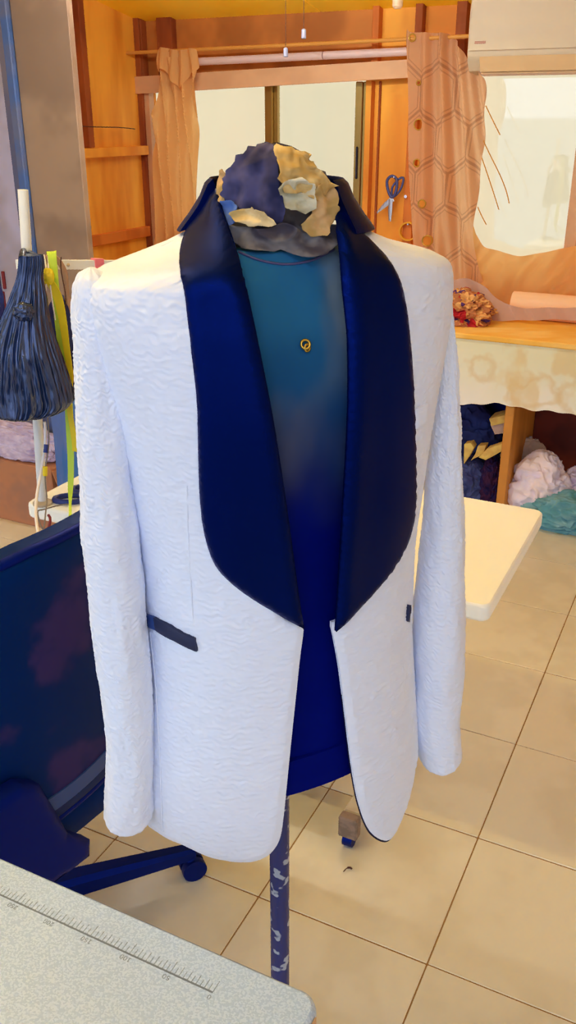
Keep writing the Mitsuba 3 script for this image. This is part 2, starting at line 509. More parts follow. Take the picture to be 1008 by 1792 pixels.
# ================================================================== THE SETTING
TS, TA0, TB0 = 0.3946, -0.3213, 1.3015
tile_ply = mikit.ply(box(0.0016, TS - .0016, .0016, TS - .0016, -.012, 0, .0015), 'tile_glaze_0')
floor = thing('floor', kind='structure', label='cream glazed floor tiles with brown joints')
add('floor', box(-4.2, 1.6, -1.8, 4.3, -.08, -.0025, .001), 'grout')
ti = 0
for ia in range(-10, 5):
    for ib in range(-7, 8):
        a0, b0 = TA0 + ia * TS, TB0 + ib * TS
        q = (rw(a0 + TS / 2, b0 + TS / 2, 0) - EYEV)
        dep = q @ np.array([0, CP, -SP])
        sx = q[0] / max(dep, .05) * FPX + 504
        sy = 896 - (q @ np.array([0, SP, CP])) / max(dep, .05) * FPX
        if b0 + TS > 4.15 or b0 < -1.1 or a0 < -4.15 or a0 + TS > 1.5 or (b0 > 2.75 and a0 < -2.9) or (dep < .35 and a0 + b0 < -1.6):
            continue
        dz = float(rng.uniform(-.0006, .0003))
        o = rw(a0, b0, dz)
        add('floor__tile', tile_ply, f'tile_glaze_{(ia * 7 + ib * 3) % 3}', to_world=T().translate(o.tolist()))

WB, WL = 4.15, -2.86           # back wall plane, left wall plane
CEIL0, CSL = None, 0.17
a_c, CEIL0 = on_b(504, 24, WB)  # ceiling height at the back wall


def wrect(x0, y0, x1, y1, b=WB):
    """pixel corners -> (a0, a1, z0, z1) on plane b"""
    p, q = on_b(x0, y1, b), on_b(x1, y0, b)
    return p[0], q[0], p[1], q[1]


wall_b = thing('wall_back', kind='structure', label='orange plywood back wall with dark studs')
# window openings (a0,a1,z0,z1)
W1 = list(wrect(272, 150, 640, 430)); W1[2] = 1.08; W1[0] = on_b(268, 280, WB - .04)[0]
zt1 = on_b(620, 143, WB)[1]; W1[3] = zt1
W2 = [on_b(800, 300, WB)[0], on_b(1004, 300, WB)[0], on_b(920, 476, WB)[1], on_b(920, 112, WB)[1]]
AMAX, ZT = 1.5, CEIL0 + .05
def wp(name, a0, a1, z0, z1, proud=0.0, m='plywood', t=.02, holder='wall_back'):
    return add(f'{holder}__{name}', box(a0, a1, WB - proud, WB + t, z0, z1, .002), m)
a_l1, a_l2 = on_b(645, 300, WB)[0], on_b(715, 300, WB)[0]
a_s = lambda x: on_b(x, 40, WB)[0]
wp('panel', WL, W1[0], 0, W1[3] + .02)
wp('panel', W1[0], W1[1], 0, W1[2])
wp('panel', W1[1], on_b(718, 300, WB)[0], 0, W1[3] + .02)
wp('panel', on_b(718, 300, WB)[0], W2[0], 0, W2[3])
wp('panel', W2[0], W2[1], 0, W2[2])
wp('panel', W2[1], AMAX, 0, ZT)
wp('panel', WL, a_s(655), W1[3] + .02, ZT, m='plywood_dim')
wp('panel', a_s(655), a_s(733), W1[3] + .02, ZT)
wp('panel', a_s(733), W2[1], W2[3] if W2[3] > W1[3] + .02 else W1[3] + .02, ZT)
for x0, x1, y0, y1, mm in ((231, 253, 0, 139, 'stud_wood'), (287, 307, 20, 139, 'stud_wood'), (655, 671, 0, 128, 'stud_bright'), (728, 747, 0, 120, 'stud_wood'), (798, 824, 0, 120, 'stud_wood')):
    r = wrect(x0, y0, x1, y1)
    wp('stud', r[0], r[1], W1[3] + .03, ZT - .01, .045, mm)
r = wrect(646, 145, 657, 440); wp('stud', r[0], r[1], 0.6, W1[3] + .0, .045, 'stud_bright')
r = wrect(657, 145, 665, 440); wp('stud', r[0], r[1], 0.6, W1[3] + .0, .012, 'stud_wood')  # dark strip standing in for the gap beside the stud
r = wrect(706, 340, 727, 440); wp('stud', r[0], r[1], 0.6, W1[3] + .0, .03, 'stud_bright')

wall_l = thing('wall_left', kind='structure', label='orange plywood left wall with framing')
def wl(name, b0, b1, z0, z1, proud=0.0, m='plywood', t=.02):
    return add(f'wall_left__{name}', box(WL - t, WL + proud, b0, b1, z0, z1, .002), m)
zr1, zr2 = on_a(190, 268, WL)[1], on_a(200, 412, WL)[1]
wl('panel', 2.6, WB, 0, zr2); wl('panel', 2.6, WB, zr2 + .002, zr1); wl('panel', 2.6, WB, zr1 + .002, 2.6)
bb = on_a(150, 150, WL)[0]
bs_ = on_a(158, 150, WL + .055)[0]
wl('stud', bs_ - .04, bs_, zr1 + .03, 2.14, .055, 'stud_wood')
wl('stud', WB - .06, WB - .005, 0, 2.2, .03, 'stud_wood')
wl('rail', 2.6, WB - .06, zr1 - .015, zr1 + .028, .05, 'plywood')
wl('rail', 2.6, WB - .06, zr2 - .03, zr2 + .02, .03, 'stud_bright')
wl('rail', 2.6, WB - .06, 2.145, 2.24, .05, 'stud_bright')

# sloping board ceiling, higher towards the front
ceil = thing('ceiling', kind='structure', label='orange board ceiling sloping up to the front')
def ceil_z(b):
    return CEIL0 + (WB - b) * CSL
def slab(a0, a1, b0, b1, lo, hi):
    pts = [RM @ np.array([a, b, ceil_z(b) + d]) for a in (a0, a1) for b in (b0, b1) for d in (lo, hi)]
    return hull(pts)
for k in range(5):
    add('ceiling__panel', slab(-4.2 + k * 1.16, -4.2 + (k + 1) * 1.16 - .006, -1.8, WB + .03, 0, .02), 'ceiling_wood')
for b in (2.9, 1.9, .9):
    add('ceiling__purlin', slab(-4.2, 1.55, b, b + .045, -.012 if b > 3.5 else -.05, 0), 'stud_bright')
# walls out of view, closing the room; the front stays open to the street
add('wall_right', box(1.5, 1.56, -1.8, 4.2, 0, 3.4), 'wall_plain', kind='structure')
add('wall_far_left', box(-4.2, -4.14, -1.8, 2.9, 0, 3.6), 'wall_plain', kind='structure')

mat('backdrop_cream', c(248, 227, 178), 0.9, 0.1)  # backdrop added to fill the windows with blown out cream daylight
add('wall_backdrop', box(-16, 14, 8.0, 8.3, -.1, 12, .02), 'backdrop_cream', kind='structure', label='added cream backdrop outside the windows, coloured as their blown out daylight')
def at_b_(px, py, b):
    q = on_b(px, py, b)
    return rw(q[0], b, q[1])
# ---- window 1 (behind the dummy)
w1 = thing('window_1', kind='structure', label='bright window with pale timber frame behind the dummy')
def W(key, a0, a1, b0, b1, z0, z1, m, ch=.003):
    return add(key, box(a0, a1, b0, b1, z0, z1, ch), m)
r = wrect(233, 137, 273, 430)
W('window_1__frame_post', on_b(240, 280, WB - .04)[0], W1[0] + .0, WB - .045, WB + .0, .95, zt1 - .02, 'frame_pink')
hz = on_b(480, 113, WB - .06)[1]
hp_ = [on_b(x, y, WB - .06) for x, y in ((232, 135), (735, 103), (735, 135), (232, 165))]
add('window_1__frame_header', hull([rw(q[0], b, q[1]) for q in hp_ for b in (WB - .075, WB - .046)]), 'frame_pink')
W('window_1__frame_sill', W1[0], W1[1], WB - .06, WB + .02, W1[2] - .04, W1[2], 'frame_pink')
am0, am1 = on_b(463, 200, WB)[0], on_b(482, 200, WB)[0]
W('window_1__mullion', am0, (am0 + am1) / 2 + .01, WB + .0, WB + .035, W1[2], zt1, 'aluminium')
W('window_1__mullion', (am0 + am1) / 2 + .01, am1, WB + .02, WB + .05, W1[2], zt1, 'aluminium')
ar0 = on_b(621, 200, WB)[0]
W('window_1__stile', ar0, ar0 + .035, WB, WB + .03, W1[2], zt1, 'aluminium')
W('window_1__stile', ar0 + .036, W1[1] + .01, WB + .005, WB + .045, W1[2], zt1, 'aluminium')
lz = on_b(627, 285, WB)[1]
W('window_1__latch', ar0 + .012, ar0 + .022, WB - .008, WB + .001, lz - .07, lz + .07, 'black_metal')
W('window_1__pane', W1[0], am0 + .005, WB + .016, WB + .017, W1[2], zt1, 'window_glass', .0001)
W('window_1__pane', am1 - .005, ar0 + .005, WB + .034, WB + .035, W1[2], zt1, 'window_glass', .0001)
# ---- window 2 (behind the printed curtain)
w2 = thing('window_2', kind='structure', label='bright window under the air conditioner')
W('window_2__frame_post', W2[0] - .03, W2[0], WB - .01, WB + .03, W2[2], W2[3], 'aluminium')
W('window_2__frame_post', W2[1], W2[1] + .05, WB - .02, WB + .03, W2[2] - .05, W2[3], 'frame_pink')
W('window_2__frame_sill', W2[0] - .03, W2[1] + .05, WB - .03, WB + .03, W2[2] - .04, W2[2], 'frame_pink')
W('window_2__pane', W2[0], W2[1], WB + .012, WB + .013, W2[2], W2[3], 'window_glass', .0001)

# ---- partition board and door at the far left
PB = 2.80
pr_, pl_ = on_b(136, 220, PB)[0], on_b(40, 220, PB)[0]
pg0 = on_b(12, 220, PB)[0] - .801
add('wall_front_left', box(-4.14, pg0, PB, PB + .03, 0, 2.9, .003), 'wall_plain', kind='structure')
add('wall_partition', box(pl_, pr_, PB, PB + .03, 0, 2.5, .003), 'partition', kind='structure', label='tall grey brown partition board left of the orange wall')
d1 = thing('door_1', kind='structure', label='blue framed pale door at the left edge')
pbl = on_b(27, 220, PB)[0]
add('door_1__frame_post', box(pbl, pl_ - .001, PB - .02, PB + .05, 0, 2.5, .004), 'blue_paint')
pg = on_b(12, 220, PB)[0]
add('door_1__frame_post', box(pg, pbl - .001, PB + .0, PB + .05, 0, 2.5, .004), 'door_gray')
add('door_1__leaf', box(pg - .14, pg - .001, PB + .01, PB + .045, .02, 2.4, .003), 'door_pale')
add('door_1__frame_post', box(pg - .20, pg - .142, PB - .01, PB + .05, 0, 2.5, .003), 'door_gray')
add('door_1__leaf', box(pg - .80, pg - .201, PB + .01, PB + .045, .02, 2.4, .003), 'door_pale')
for y in (490, 525):
    q = on_b(8, y, PB + .01)
    add('door_1__hinge', box(q[0] - .006, q[0] + .006, PB + .0, PB + .0105, q[1] - .035, q[1] + .035, .002), 'dark_red')

# ================================================================== THE DRESS FORM AND THE JACKET
AL = math.radians(25)
XH, FH = np.array([math.cos(AL), math.sin(AL), 0]), np.array([math.sin(AL), -math.cos(AL), 0])
O0 = on_y(485, 700, 1.0); O0[2] = 0
ZK = np.array([.60, .70, .80, .90, 1.0, 1.1, 1.2, 1.3, 1.40, 1.43, 1.447, 1.46, 1.48, 1.50, 1.53, 1.56])
AK = np.array([.206, .204, .199, .188, .178, .175, .182, .194, .211, .213, .209, .188, .119, .086, .064, .058])
BF = np.array([.145, .142, .137, .131, .127, .127, .131, .130, .117, .108, .103, .098, .088, .078, .066, .060])
BB = np.array([.135, .130, .122, .113, .105, .105, .110, .110, .105, .100, .096, .092, .084, .074, .064, .058])
from scipy.interpolate import PchipInterpolator
fa, fbf, fbb = PchipInterpolator(ZK, AK), PchipInterpolator(ZK, BF), PchipInterpolator(ZK, BB)
EXPN = 2.25


def torso(tz, off):
    """(t, z) -> world; t = 0 the wearer's left, pi/2 the front"""
    t, z = tz[:, 0], tz[:, 1]
    zc = np.clip(z, ZK[0], ZK[-1])
    ct, st = np.cos(t), np.sin(t)
    a = fa(zc) + off
    b = np.where(st > 0, fbf(zc), fbb(zc)) + off
    k = 2 / EXPN
    X, F = a * np.sign(ct) * np.abs(ct) ** k, b * np.sign(st) * np.abs(st) ** k
    return O0 + X[:, None] * XH + F[:, None] * FH + z[:, None] * np.array([0, 0, 1.0])


def to_torso(px, off=0.0):
    """pixel outline -> (t, z) where the line of sight meets the torso surface (or passes nearest to it)"""
    px = np.asarray(px, float)
    r = ray(px[:, 0], px[:, 1])
    s = np.linspace(.6, 1.35, 1500)
    P = EYEV + r[:, None] * s[None, :, None] / 1.0
    L = P - O0
    X, F, z = L @ XH, L @ FH, P[..., 2]
    zc = np.clip(z, ZK[0], ZK[-1])
    a, b = fa(zc) + off, np.where(F > 0, fbf(zc), fbb(zc)) + off
    g = (np.abs(X) / a) ** EXPN + (np.abs(F) / b) ** EXPN - 1
    hit = g < 0
    k = np.where(hit.any(1), hit.argmax(1), g.argmin(1))
    i = np.arange(len(px))
    Xs, Fs, zs, av, bv = X[i, k], F[i, k], z[i, k], a[i, k], b[i, k]
    h = EXPN / 2
    t = np.arctan2(np.sign(Fs) * np.abs(Fs / bv) ** h, np.sign(Xs) * np.abs(Xs / av) ** h)
    return np.stack([t, zs], 1)


SCT = (.165, 1.0)                                   # (t, z) to about metres

dm = thing('dress_form', 'navy cloth dress form with torn neck on a scuffed pole, wearing the white jacket', 'dress form')
zz = np.r_[.835, np.linspace(.84, 1.44, 50), np.linspace(1.445, 1.478, 10)]
tt = np.linspace(0, 2 * np.pi, 120, endpoint=False)
rings = []
for i, z in enumerate(zz):
    dz = .012 * np.sin(tt * 1.0 + 2.6) * max(0, 1 - (z - .83) / .1)
    rings.append(torso(np.stack([tt, z + 0 * tt + dz], 1), -.020 * np.ones_like(tt) - (.012 if i == 0 else 0) + .0012 * np.sin(tt * 9 + z * 30) * (z < 1.0) + .0035 * np.sin(tt * 31 + 4 * np.sin(tt * 5)) * np.clip((z - 1.37) / .07, 0, 1) * np.clip((1.46 - z) / .03, 0, 1)))
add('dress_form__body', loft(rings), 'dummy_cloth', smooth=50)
# hem band of the cover
hb = [torso(np.stack([tt, z + 0 * tt + .012 * np.sin(tt + 2.6)], 1), np.full_like(tt, o)) for z, o in ((.833, -.03), (.835, -.0175), (.85, -.0165), (.885, -.0165), (.888, -.022))]
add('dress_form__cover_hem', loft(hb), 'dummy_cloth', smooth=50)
add('dress_form__pole', tube([O0 + [0, 0, z] for z in (.03, .3, .6, .9)], .0145, 20), 'pole_paint', smooth=50)
add('dress_form__base', lathe([(0.0, 0.0), (.15, 0), (.152, .008), (.14, .018), (.05, .03), (.03, .05), (.0, .05)], 36, O0), 'black_metal', smooth=40)
# seams on the chest cloth
def on_form(px, off):
    return torso(to_torso(px, -.02), np.full(len(px), off - .02))
add('dress_form__collar_seam', tube(on_form(smooth_poly([(418, 440), (455, 455), (500, 462), (545, 455), (584, 436)], False, 6), .001), .0012, 6), 'neck_navy', smooth=60)
add('dress_form__hook', cat_(torus(on_form([(532, 601)], .004)[0], [.2, -.9, .4], .0045, .0014, 20), torus(on_form([(535, 607)], .004)[0], [.6, -.7, .1], .0035, .0013, 18)), 'brass', smooth=50)
# the neck: a stub with torn cover
NK = [(1.44, .078), (1.47, .070), (1.495, .0615), (1.52, .059), (1.54, .059), (1.555, .053), (1.567, .043), (1.575, .026), (1.578, .006)]
fn_r = PchipInterpolator([z for z, _ in NK], [r for _, r in NK])
def neck(tz, off):
    t, z = tz[:, 0], np.clip(tz[:, 1], 1.44, 1.578)
    r = fn_r(z) + off
    return O0 + (r * np.cos(t))[:, None] * XH + (r * np.sin(t) * 1.02)[:, None] * FH + tz[:, 1][:, None] * np.array([0, 0, 1.0])
def to_neck(px, off=0.0):
    px = np.asarray(px, float)
    r = ray(px[:, 0], px[:, 1])
    s = np.linspace(.7, 1.3, 1500)
    L = EYEV + r[:, None] * s[None, :, None] - O0
    X, F, z = L @ XH, L @ FH, L[..., 2]
    g = np.hypot(X, F / 1.02) - fn_r(np.clip(z, 1.44, 1.578)) - off
    g = np.where(z > 1.578, g + (z - 1.578), g)
    hit = g < 0
    k = np.where(hit.any(1), hit.argmax(1), g.argmin(1))
    i = np.arange(len(px))
    return np.stack([np.arctan2(F[i, k], X[i, k]), z[i, k]], 1)
nr = []
for z in np.linspace(1.44, 1.577, 40):
    base = np.stack([tt, z + 0 * tt], 1)
    nz = meshkit.fbm(np.stack([np.cos(tt) * 3, np.sin(tt) * 3, tt * 0 + z * 45], 1), 3, 3) - .5
    nr.append(neck(base, -.006 - .010 * (z > 1.55) + .010 * nz))
add('dress_form__neck', loft(nr), 'neck_gray', smooth=60)
def scrap(name, pix, m, off, amp, freq, seed, label=None, surf='neck', folds=0):
    f, g = (neck, to_neck) if surf == 'neck' else (torso, to_torso)
    pix = smooth_poly(pix, True, 4)
    jag = (meshkit.noise(np.c_[pix * .25, pix[:, :1] * 0], seed) - .5) * 8
    cpt = pix.mean(0)
    d = pix - cpt
    pix = cpt + d * (1 + jag[:, None] / (np.linalg.norm(d, axis=1, keepdims=True) + 1))
    tz = g(pix, off)
    pg_ = Polygon(tz).buffer(0)
    if pg_.geom_type != 'Polygon':
        pg_ = max(pg_.geoms, key=lambda q: q.area)
    def o(raw, dist):
        q = np.c_[raw[:, 0] * .06 * freq, raw[:, 1] * freq, raw[:, 0] * 0 + seed]
        v = meshkit.fbm(q, 3, seed)
        rdg = 1 - np.abs(2 * meshkit.fbm(q * .7 + 4, 2, seed + 3) - 1) * 2
        fo = .002 * np.sin(raw[:, 0] * 18 + (raw[:, 1] - 1.5) * 40) if folds else 0
        curl = .005 * np.exp(-(dist / .004) ** 2) * meshkit.noise(np.c_[raw[:, 0] * 9, raw[:, 1] * 90, raw[:, 0] * 0], seed + 7)
        return off + amp * (v - .5) + amp * 1.1 * rdg + fo + curl
    return add(f'dress_form__{name}', patch(pg_, f, .0020, .0014, o, (.06, 1)), m, smooth=55, label=label)
scrap('cover_flap', [(408, 300), (430, 266), (455, 252), (478, 251), (486, 290), (492, 335), (497, 372), (488, 390), (462, 392), (448, 378), (425, 366), (402, 352), (396, 325)], 'neck_navy', .009, .004, 60, 11, 'dark navy torn cloth flap', folds=1)
scrap('paper_wrap', [(480, 254), (505, 258), (530, 272), (548, 298), (572, 318), (566, 340), (545, 350), (520, 335), (494, 336), (486, 300)], 'paper_tan', .006, .010, 75, 12, 'crumpled tan paper')
scrap('padding', [(489, 322), (520, 312), (545, 325), (540, 345), (535, 372), (505, 366), (494, 358)], 'paper_pale', .008, .009, 85, 13, 'pale crumpled padding')
scrap('paper_wrap', [(545, 330), (566, 318), (580, 332), (577, 365), (571, 395), (556, 412), (535, 410), (526, 392), (541, 372)], 'foam_pink', .011, .008, 80, 14, 'torn tan paper edge')
scrap('padding', [(413, 370), (440, 363), (455, 366), (482, 388), (470, 396), (440, 392), (420, 386)], 'foam_cream', .014, .008, 80, 15, 'cream foam showing through')
scrap('paper_wrap', [(386, 345), (390, 305), (398, 295), (403, 310), (398, 330), (408, 345), (402, 356)], 'foam_pink', .008, .006, 80, 16)
scrap('neck_band', [(400, 388), (425, 396), (470, 398), (500, 390), (540, 408), (578, 395), (582, 418), (566, 438), (535, 448), (490, 440), (450, 436), (420, 430), (408, 410)], 'neck_gray', .0105, .007, 60, 17, 'gray gathered cloth band')
scrap('neck_band', [(392, 352), (410, 352), (420, 362), (418, 385), (404, 392), (396, 372)], 'blue_cloth', .010, .006, 60, 18)

# ---- the jacket
jk = thing('dinner_jacket', 'white textured shawl lapel dinner jacket with navy satin lapels on the dress form', 'jacket')
LIN = [(392, 340), (400, 372), (410, 405), (425, 470), (450, 590), (475, 720), (495, 850), (510, 960), (520, 1040), (529, 1100)]
LOUT = [(528, 1092), (484, 1070), (440, 1044), (402, 1014), (376, 980), (360, 925), (353, 860), (350, 780), (347, 700), (338, 620), (328, 530), (321, 470), (323, 436), (333, 400), (350, 374), (368, 347), (380, 330)]
RIN = [(581, 400), (587, 440), (592, 500), (600, 590), (601, 700), (598, 800), (592, 920), (585, 1020), (580, 1098)]
ROUT = [(581, 1096), (610, 1074), (642, 1042), (674, 1004), (698, 962), (714, 910), (720, 850), (721, 760), (718, 680), (711, 600), (703, 535), (692, 488), (672, 452), (640, 420), (612, 396), (592, 372), (586, 362)]
LEDGE = [(529, 1100), (531, 1106), (525, 1152), (518, 1220), (510, 1300), (503, 1372), (497, 1430), (490, 1470), (474, 1495), (450, 1508), (425, 1511), (395, 1508), (362, 1500), (322, 1481), (288, 1466), (250, 1440)]
REDGE = [(580, 1098), (583, 1110), (592, 1155), (600, 1210), (609, 1285), (617, 1345), (628, 1402), (643, 1445), (660, 1466), (680, 1472), (694, 1458), (706, 1428), (716, 1390), (724, 1340)]
def wrap_t(tz):
    tz = tz.copy()
    tz[:, 0] = np.where(tz[:, 0] < -np.pi / 2, tz[:, 0] + 2 * np.pi, tz[:, 0])
    return tz
J0 = 0.0
lin, lout, rin, rout = (wrap_t(to_torso(smooth_poly(x, False, 6), J0)) for x in (LIN, LOUT, RIN, ROUT))
ledge, redge = (wrap_t(to_torso(smooth_poly(x, False, 6), J0)) for x in (LEDGE, REDGE))
ledge = ledge[ledge[:, 0] < np.pi - .12]
redge = redge[redge[:, 0] > .12]
zl, zr_ = ledge[-1, 1], redge[-1, 1]
pl = Polygon(np.vstack([lin, ledge, [(np.pi + .25, zl + .0), (np.pi + .25, 1.3), (np.pi + .25, 1.455), (np.pi + .1, 1.50), (np.pi, 1.525), (lin[0, 0] + .1, 1.53)]])).buffer(0)
pr = Polygon(np.vstack([rin, redge, [(-.25, zr_), (-.25, 1.3), (-.25, 1.455), (-.1, 1.50), (0, 1.525), (rin[0, 0] - .1, 1.525)]])).buffer(0)
cut = lambda g, ln: shapely.affinity.scale(shapely.affinity.scale(g, *SCT, origin=(0, 0)).difference(LineString(ln * np.array(SCT)).buffer(.018)).buffer(0), 1 / SCT[0], 1, origin=(0, 0))
def biggest(g):
    return g if g.geom_type == 'Polygon' else max(g.geoms, key=lambda q: q.area)
pl_full, pr_full = pl, pr
ZCL = Polygon([(-4, 0), (9, 0), (9, 1.488), (-4, 1.488)])
pl, pr = biggest(pl.intersection(ZCL)), biggest(pr.intersection(ZCL))
pl = biggest(cut(pl, lin[lin[:, 1] > lin[-1, 1] + .02]))
pr = biggest(cut(pr, rin[rin[:, 1] > rin[-1, 1] + .02]))
def body_off(seed):
    def o(raw, dist):
        w = np.clip((1.15 - raw[:, 1]) / .4, 0, 1)
        q = np.c_[raw[:, 0] * .17 * 9, raw[:, 1] * 3.5, raw[:, 0] * 0 + seed]
        return .0045 * (meshkit.fbm(q, 2, seed) - .5) * (.4 + w) + .003 * np.minimum(dist / .008, 1) + ripple(raw[:, 0] * .165, raw[:, 1], seed) * np.minimum(dist / .006, 1)
    return o
add('dinner_jacket__front_panel', patch(pl, torso, .0021, .004, body_off(21), SCT), 'jacket_cloth', smooth=45)
add('dinner_jacket__front_panel', patch(pr, torso, .0021, .004, body_off(22), SCT), 'jacket_cloth', smooth=45)
pbk = ZCL.intersection(Polygon([(np.pi + .2, .70), (np.pi * 1.5, .69), (2 * np.pi - .2, .69), (2 * np.pi - .2, 1.455), (2 * np.pi - .05, 1.51), (np.pi * 1.5, 1.53), (np.pi + .05, 1.51), (np.pi + .2, 1.455)]))
add('dinner_jacket__back_panel', patch(pbk, torso, .011, .004, body_off(23), SCT), 'jacket_cloth', smooth=45)
# lining, a hair inside and a little past the front edge
add('dinner_jacket__lining', patch(pr_full.buffer(.0035).intersection(Polygon([(.5, .5), (3, .5), (3, .96), (.5, .96)])), torso, .01, .0015, lambda r, d: -.0035 + 0 * d, SCT), 'jacket_lining', smooth=45)
def lapel_off(lin_):
    ls = LineString(lin_ * np.array(SCT))
    def o(raw, dist):
        df = shapely.distance(ls, shapely.points(raw * np.array(SCT)))
        e = np.clip(dist / .006, 0, 1)
        roll = .006 * np.exp(-(df / .02) ** 2)
        low = np.clip((1.0 - raw[:, 1]) / .2, 0, 1)
        return .0045 + .0045 * np.sqrt(e) + .012 * low + roll * (1 - .4 * low) + .001 * np.sin(raw[:, 1] * 21 + raw[:, 0] * 3)
    return o
add('dinner_jacket__lapel', patch(Polygon(np.vstack([lin, lout])).buffer(0), torso, .006, .005, lapel_off(lin), SCT), 'satin', smooth=45)
add('dinner_jacket__lapel', patch(Polygon(np.vstack([rin, rout])).buffer(0), torso, .006, .005, lapel_off(rin), SCT), 'satin', smooth=45)
# collar round the back of the neck
tc0, tc1 = rout[-1, 0] - .0, lout[-1, 0] + .0
tb = np.linspace(tc1 - .05, 2 * np.pi + tc0 + .05, 60)
colr = []
for zc_, of in ((1.492, .010), (1.498, .013), (1.508, .014), (1.525, .0135), (1.538, .012), (1.543, .008), (1.535, .003), (1.495, .002)):
    colr.append(torso(np.stack([tb, np.full_like(tb, zc_)], 1), np.full_like(tb, of)))
colr = np.array(colr).transpose(1, 0, 2)
add('dinner_jacket__collar', loft(colr), 'satin', smooth=45)


def sleeve(rows, y_top, y_bot, seed, fat):
    rows = np.array(rows, float)
    yy = np.unique(np.r_[np.linspace(rows[0, 0], rows[0, 0] + 60, 16), np.linspace(rows[0, 0] + 60, rows[-1, 0], 480)])
    xl = PchipInterpolator(rows[:, 0], rows[:, 1])(yy)
    xr = PchipInterpolator(rows[:, 0], rows[:, 2])(yy)
    k = (yy - yy[0]) / (yy[-1] - yy[0])
    fw = y_top + (y_bot - y_top) * k
    Lp, Rp = on_y(xl, yy, fw), on_y(xr, yy, fw)
    cen, hw = (Lp + Rp) / 2, (Rp[:, 0] - Lp[:, 0]) / 2
    th = np.linspace(0, 2 * np.pi, 170, endpoint=False)
    R = []
    for i in range(len(yy)):
        q = np.stack([np.cos(th) * 1.2, np.sin(th) * 1.2, th * 0 + cen[i, 2] * 9], 1)
        w = .006 * (meshkit.fbm(q * 1.6 + seed, 2, seed) - .5) + ripple(th * .05, th * 0 + cen[i, 2], seed)
        ax = np.stack([np.cos(th) * (hw[i] + w), np.sin(th) * (hw[i] * fat + w), .012 * np.sin(th) * k[i]], 1)
        R.append(cen[i] + ax)
    top = [cen[0] + (R[0] - cen[0]) * s + [0, 0, .006 * (1 - s)] for s in (.25, .55, .8)]
    end = [cen[-1] + (R[-1] - cen[-1]) * s + [0, 0, dz] for s, dz in ((.985, -.0015), (.93, .001))] + [cen[-q] + (R[-q] - cen[-q]) * .9 for q in (12, 30)]
    return loft(top + R + end), cen, hw
LS = [(476, 140, 180), (486, 133, 192), (505, 128, 200), (540, 127, 205), (600, 131, 210), (700, 133, 219), (760, 134, 225), (850, 139, 234), (930, 144, 242), (1020, 155, 251), (1100, 163, 257), (1200, 176, 263), (1300, 186, 268), (1360, 184, 269), (1415, 181, 270)]
RS = [(462, 748, 778), (472, 750, 783), (490, 752, 787), (520, 758, 790), (560, 763, 794), (600, 765, 797), (680, 762, 802), (760, 754, 807), (850, 746, 810), (930, 739, 812), (1000, 731, 813), (1060, 725, 813), (1150, 722, 812), (1200, 722, 810), (1255, 724, 806), (1315, 730, 807)]
ml, lc, lh = sleeve(LS, .915, .875, 31, 1.1)
mr, rc, rh = sleeve(RS, 1.08, 1.035, 32, 1.1)
add('dinner_jacket__sleeve', ml, 'jacket_cloth', smooth=50)
add('dinner_jacket__sleeve', mr, 'jacket_cloth', smooth=50)
# shoulder seams, pocket welts, darts
def on_jacket(px, off):
    return torso(to_torso(px, .003), np.full(len(px), off))
def welt(name, quad, m, off=.0035, thick=.005, label=None, on='front_panel'):
    tz = to_torso(quad, .003)
    return add(f'dinner_jacket__{on}__{name}', patch(Polygon(tz), torso, .004, thick, lambda r, d: off + .0015 * np.minimum(d / .003, 1), SCT), m, smooth=45, label=label)
welt('hip_pocket_welt', [(252, 1070), (273, 1079), (276, 1101), (258, 1093)], 'welt_blue', .0065, .006, 'lighter blue end of the pocket welt')
welt('hip_pocket_welt', [(273, 1079), (300, 1093), (343, 1116), (347, 1138), (310, 1120), (276, 1101)], 'welt_navy', .0068, .006, 'navy satin hip pocket welt')
welt('hip_pocket_welt', [(712, 1058), (714.5, 1058), (712.5, 1088), (710.5, 1086)], 'welt_navy', .0065, on='front_panel_001')
welt('breast_pocket_welt', [(722, 716), (745, 706), (742, 742), (722, 752)], 'jacket_cloth', .006, .006, 'white breast pocket welt', 'front_panel_001')
def seam(px, r=.0009):
    P = on_jacket(smooth_poly(px, False, 8), .0027)
    add('dinner_jacket__front_panel__seam', tube(P, r, 6), 'jacket_cloth', smooth=60)
seam([(327, 850), (329, 930), (333, 1010), (338, 1090)])
seam([(262, 1106), (272, 1200), (279, 1320), (284, 1455)], .0010)

# ================================================================== SEWING TABLE (behind the dummy)
ST = .80
sw = thing('sewing_table', 'white sewing machine table on grey steel legs behind the dress form', 'table')
SA0, SA1, SB0, SB1 = -1.362, -.292, 1.405, 1.885
pg_ = Polygon([(SA0, SB0), (SA1, SB0), (SA1, SB1), (SA0, SB1)]).buffer(-.02).buffer(.02, quad_segs=6)
def plate(poly, z0, z1, r):
    """rounded-edge slab from a room polygon"""
    lv = [(z0, -r * .6), (z0 + r * .4, -r * .15), (z0 + r, 0), (z1 - r, 0), (z1 - r * .4, -r * .15), (z1, -r * .6)]
    L = poly.exterior.length
    R = []
    base = np.array(shapely.segmentize(shapely.geometry.polygon.orient(poly), .03).exterior.coords)[:-1]
    cc_ = base.mean(0)
    nrm = np.roll(base, -1, 0) - np.roll(base, 1, 0)
    nrm = np.c_[nrm[:, 1], -nrm[:, 0]]
    nrm /= np.linalg.norm(nrm, axis=1, keepdims=True)
    if ((base - cc_) * nrm).sum() < 0:
        nrm = -nrm
    for z, d in lv:
        q = base + nrm * d
        R.append(np.c_[q, np.full(len(q), z)] @ RM.T)
    return loft(R)
add('sewing_table__top', plate(pg_, ST - .035, ST, .007), 'white_laminate', smooth=35)
fa_, fb_ = -.594, 1.542
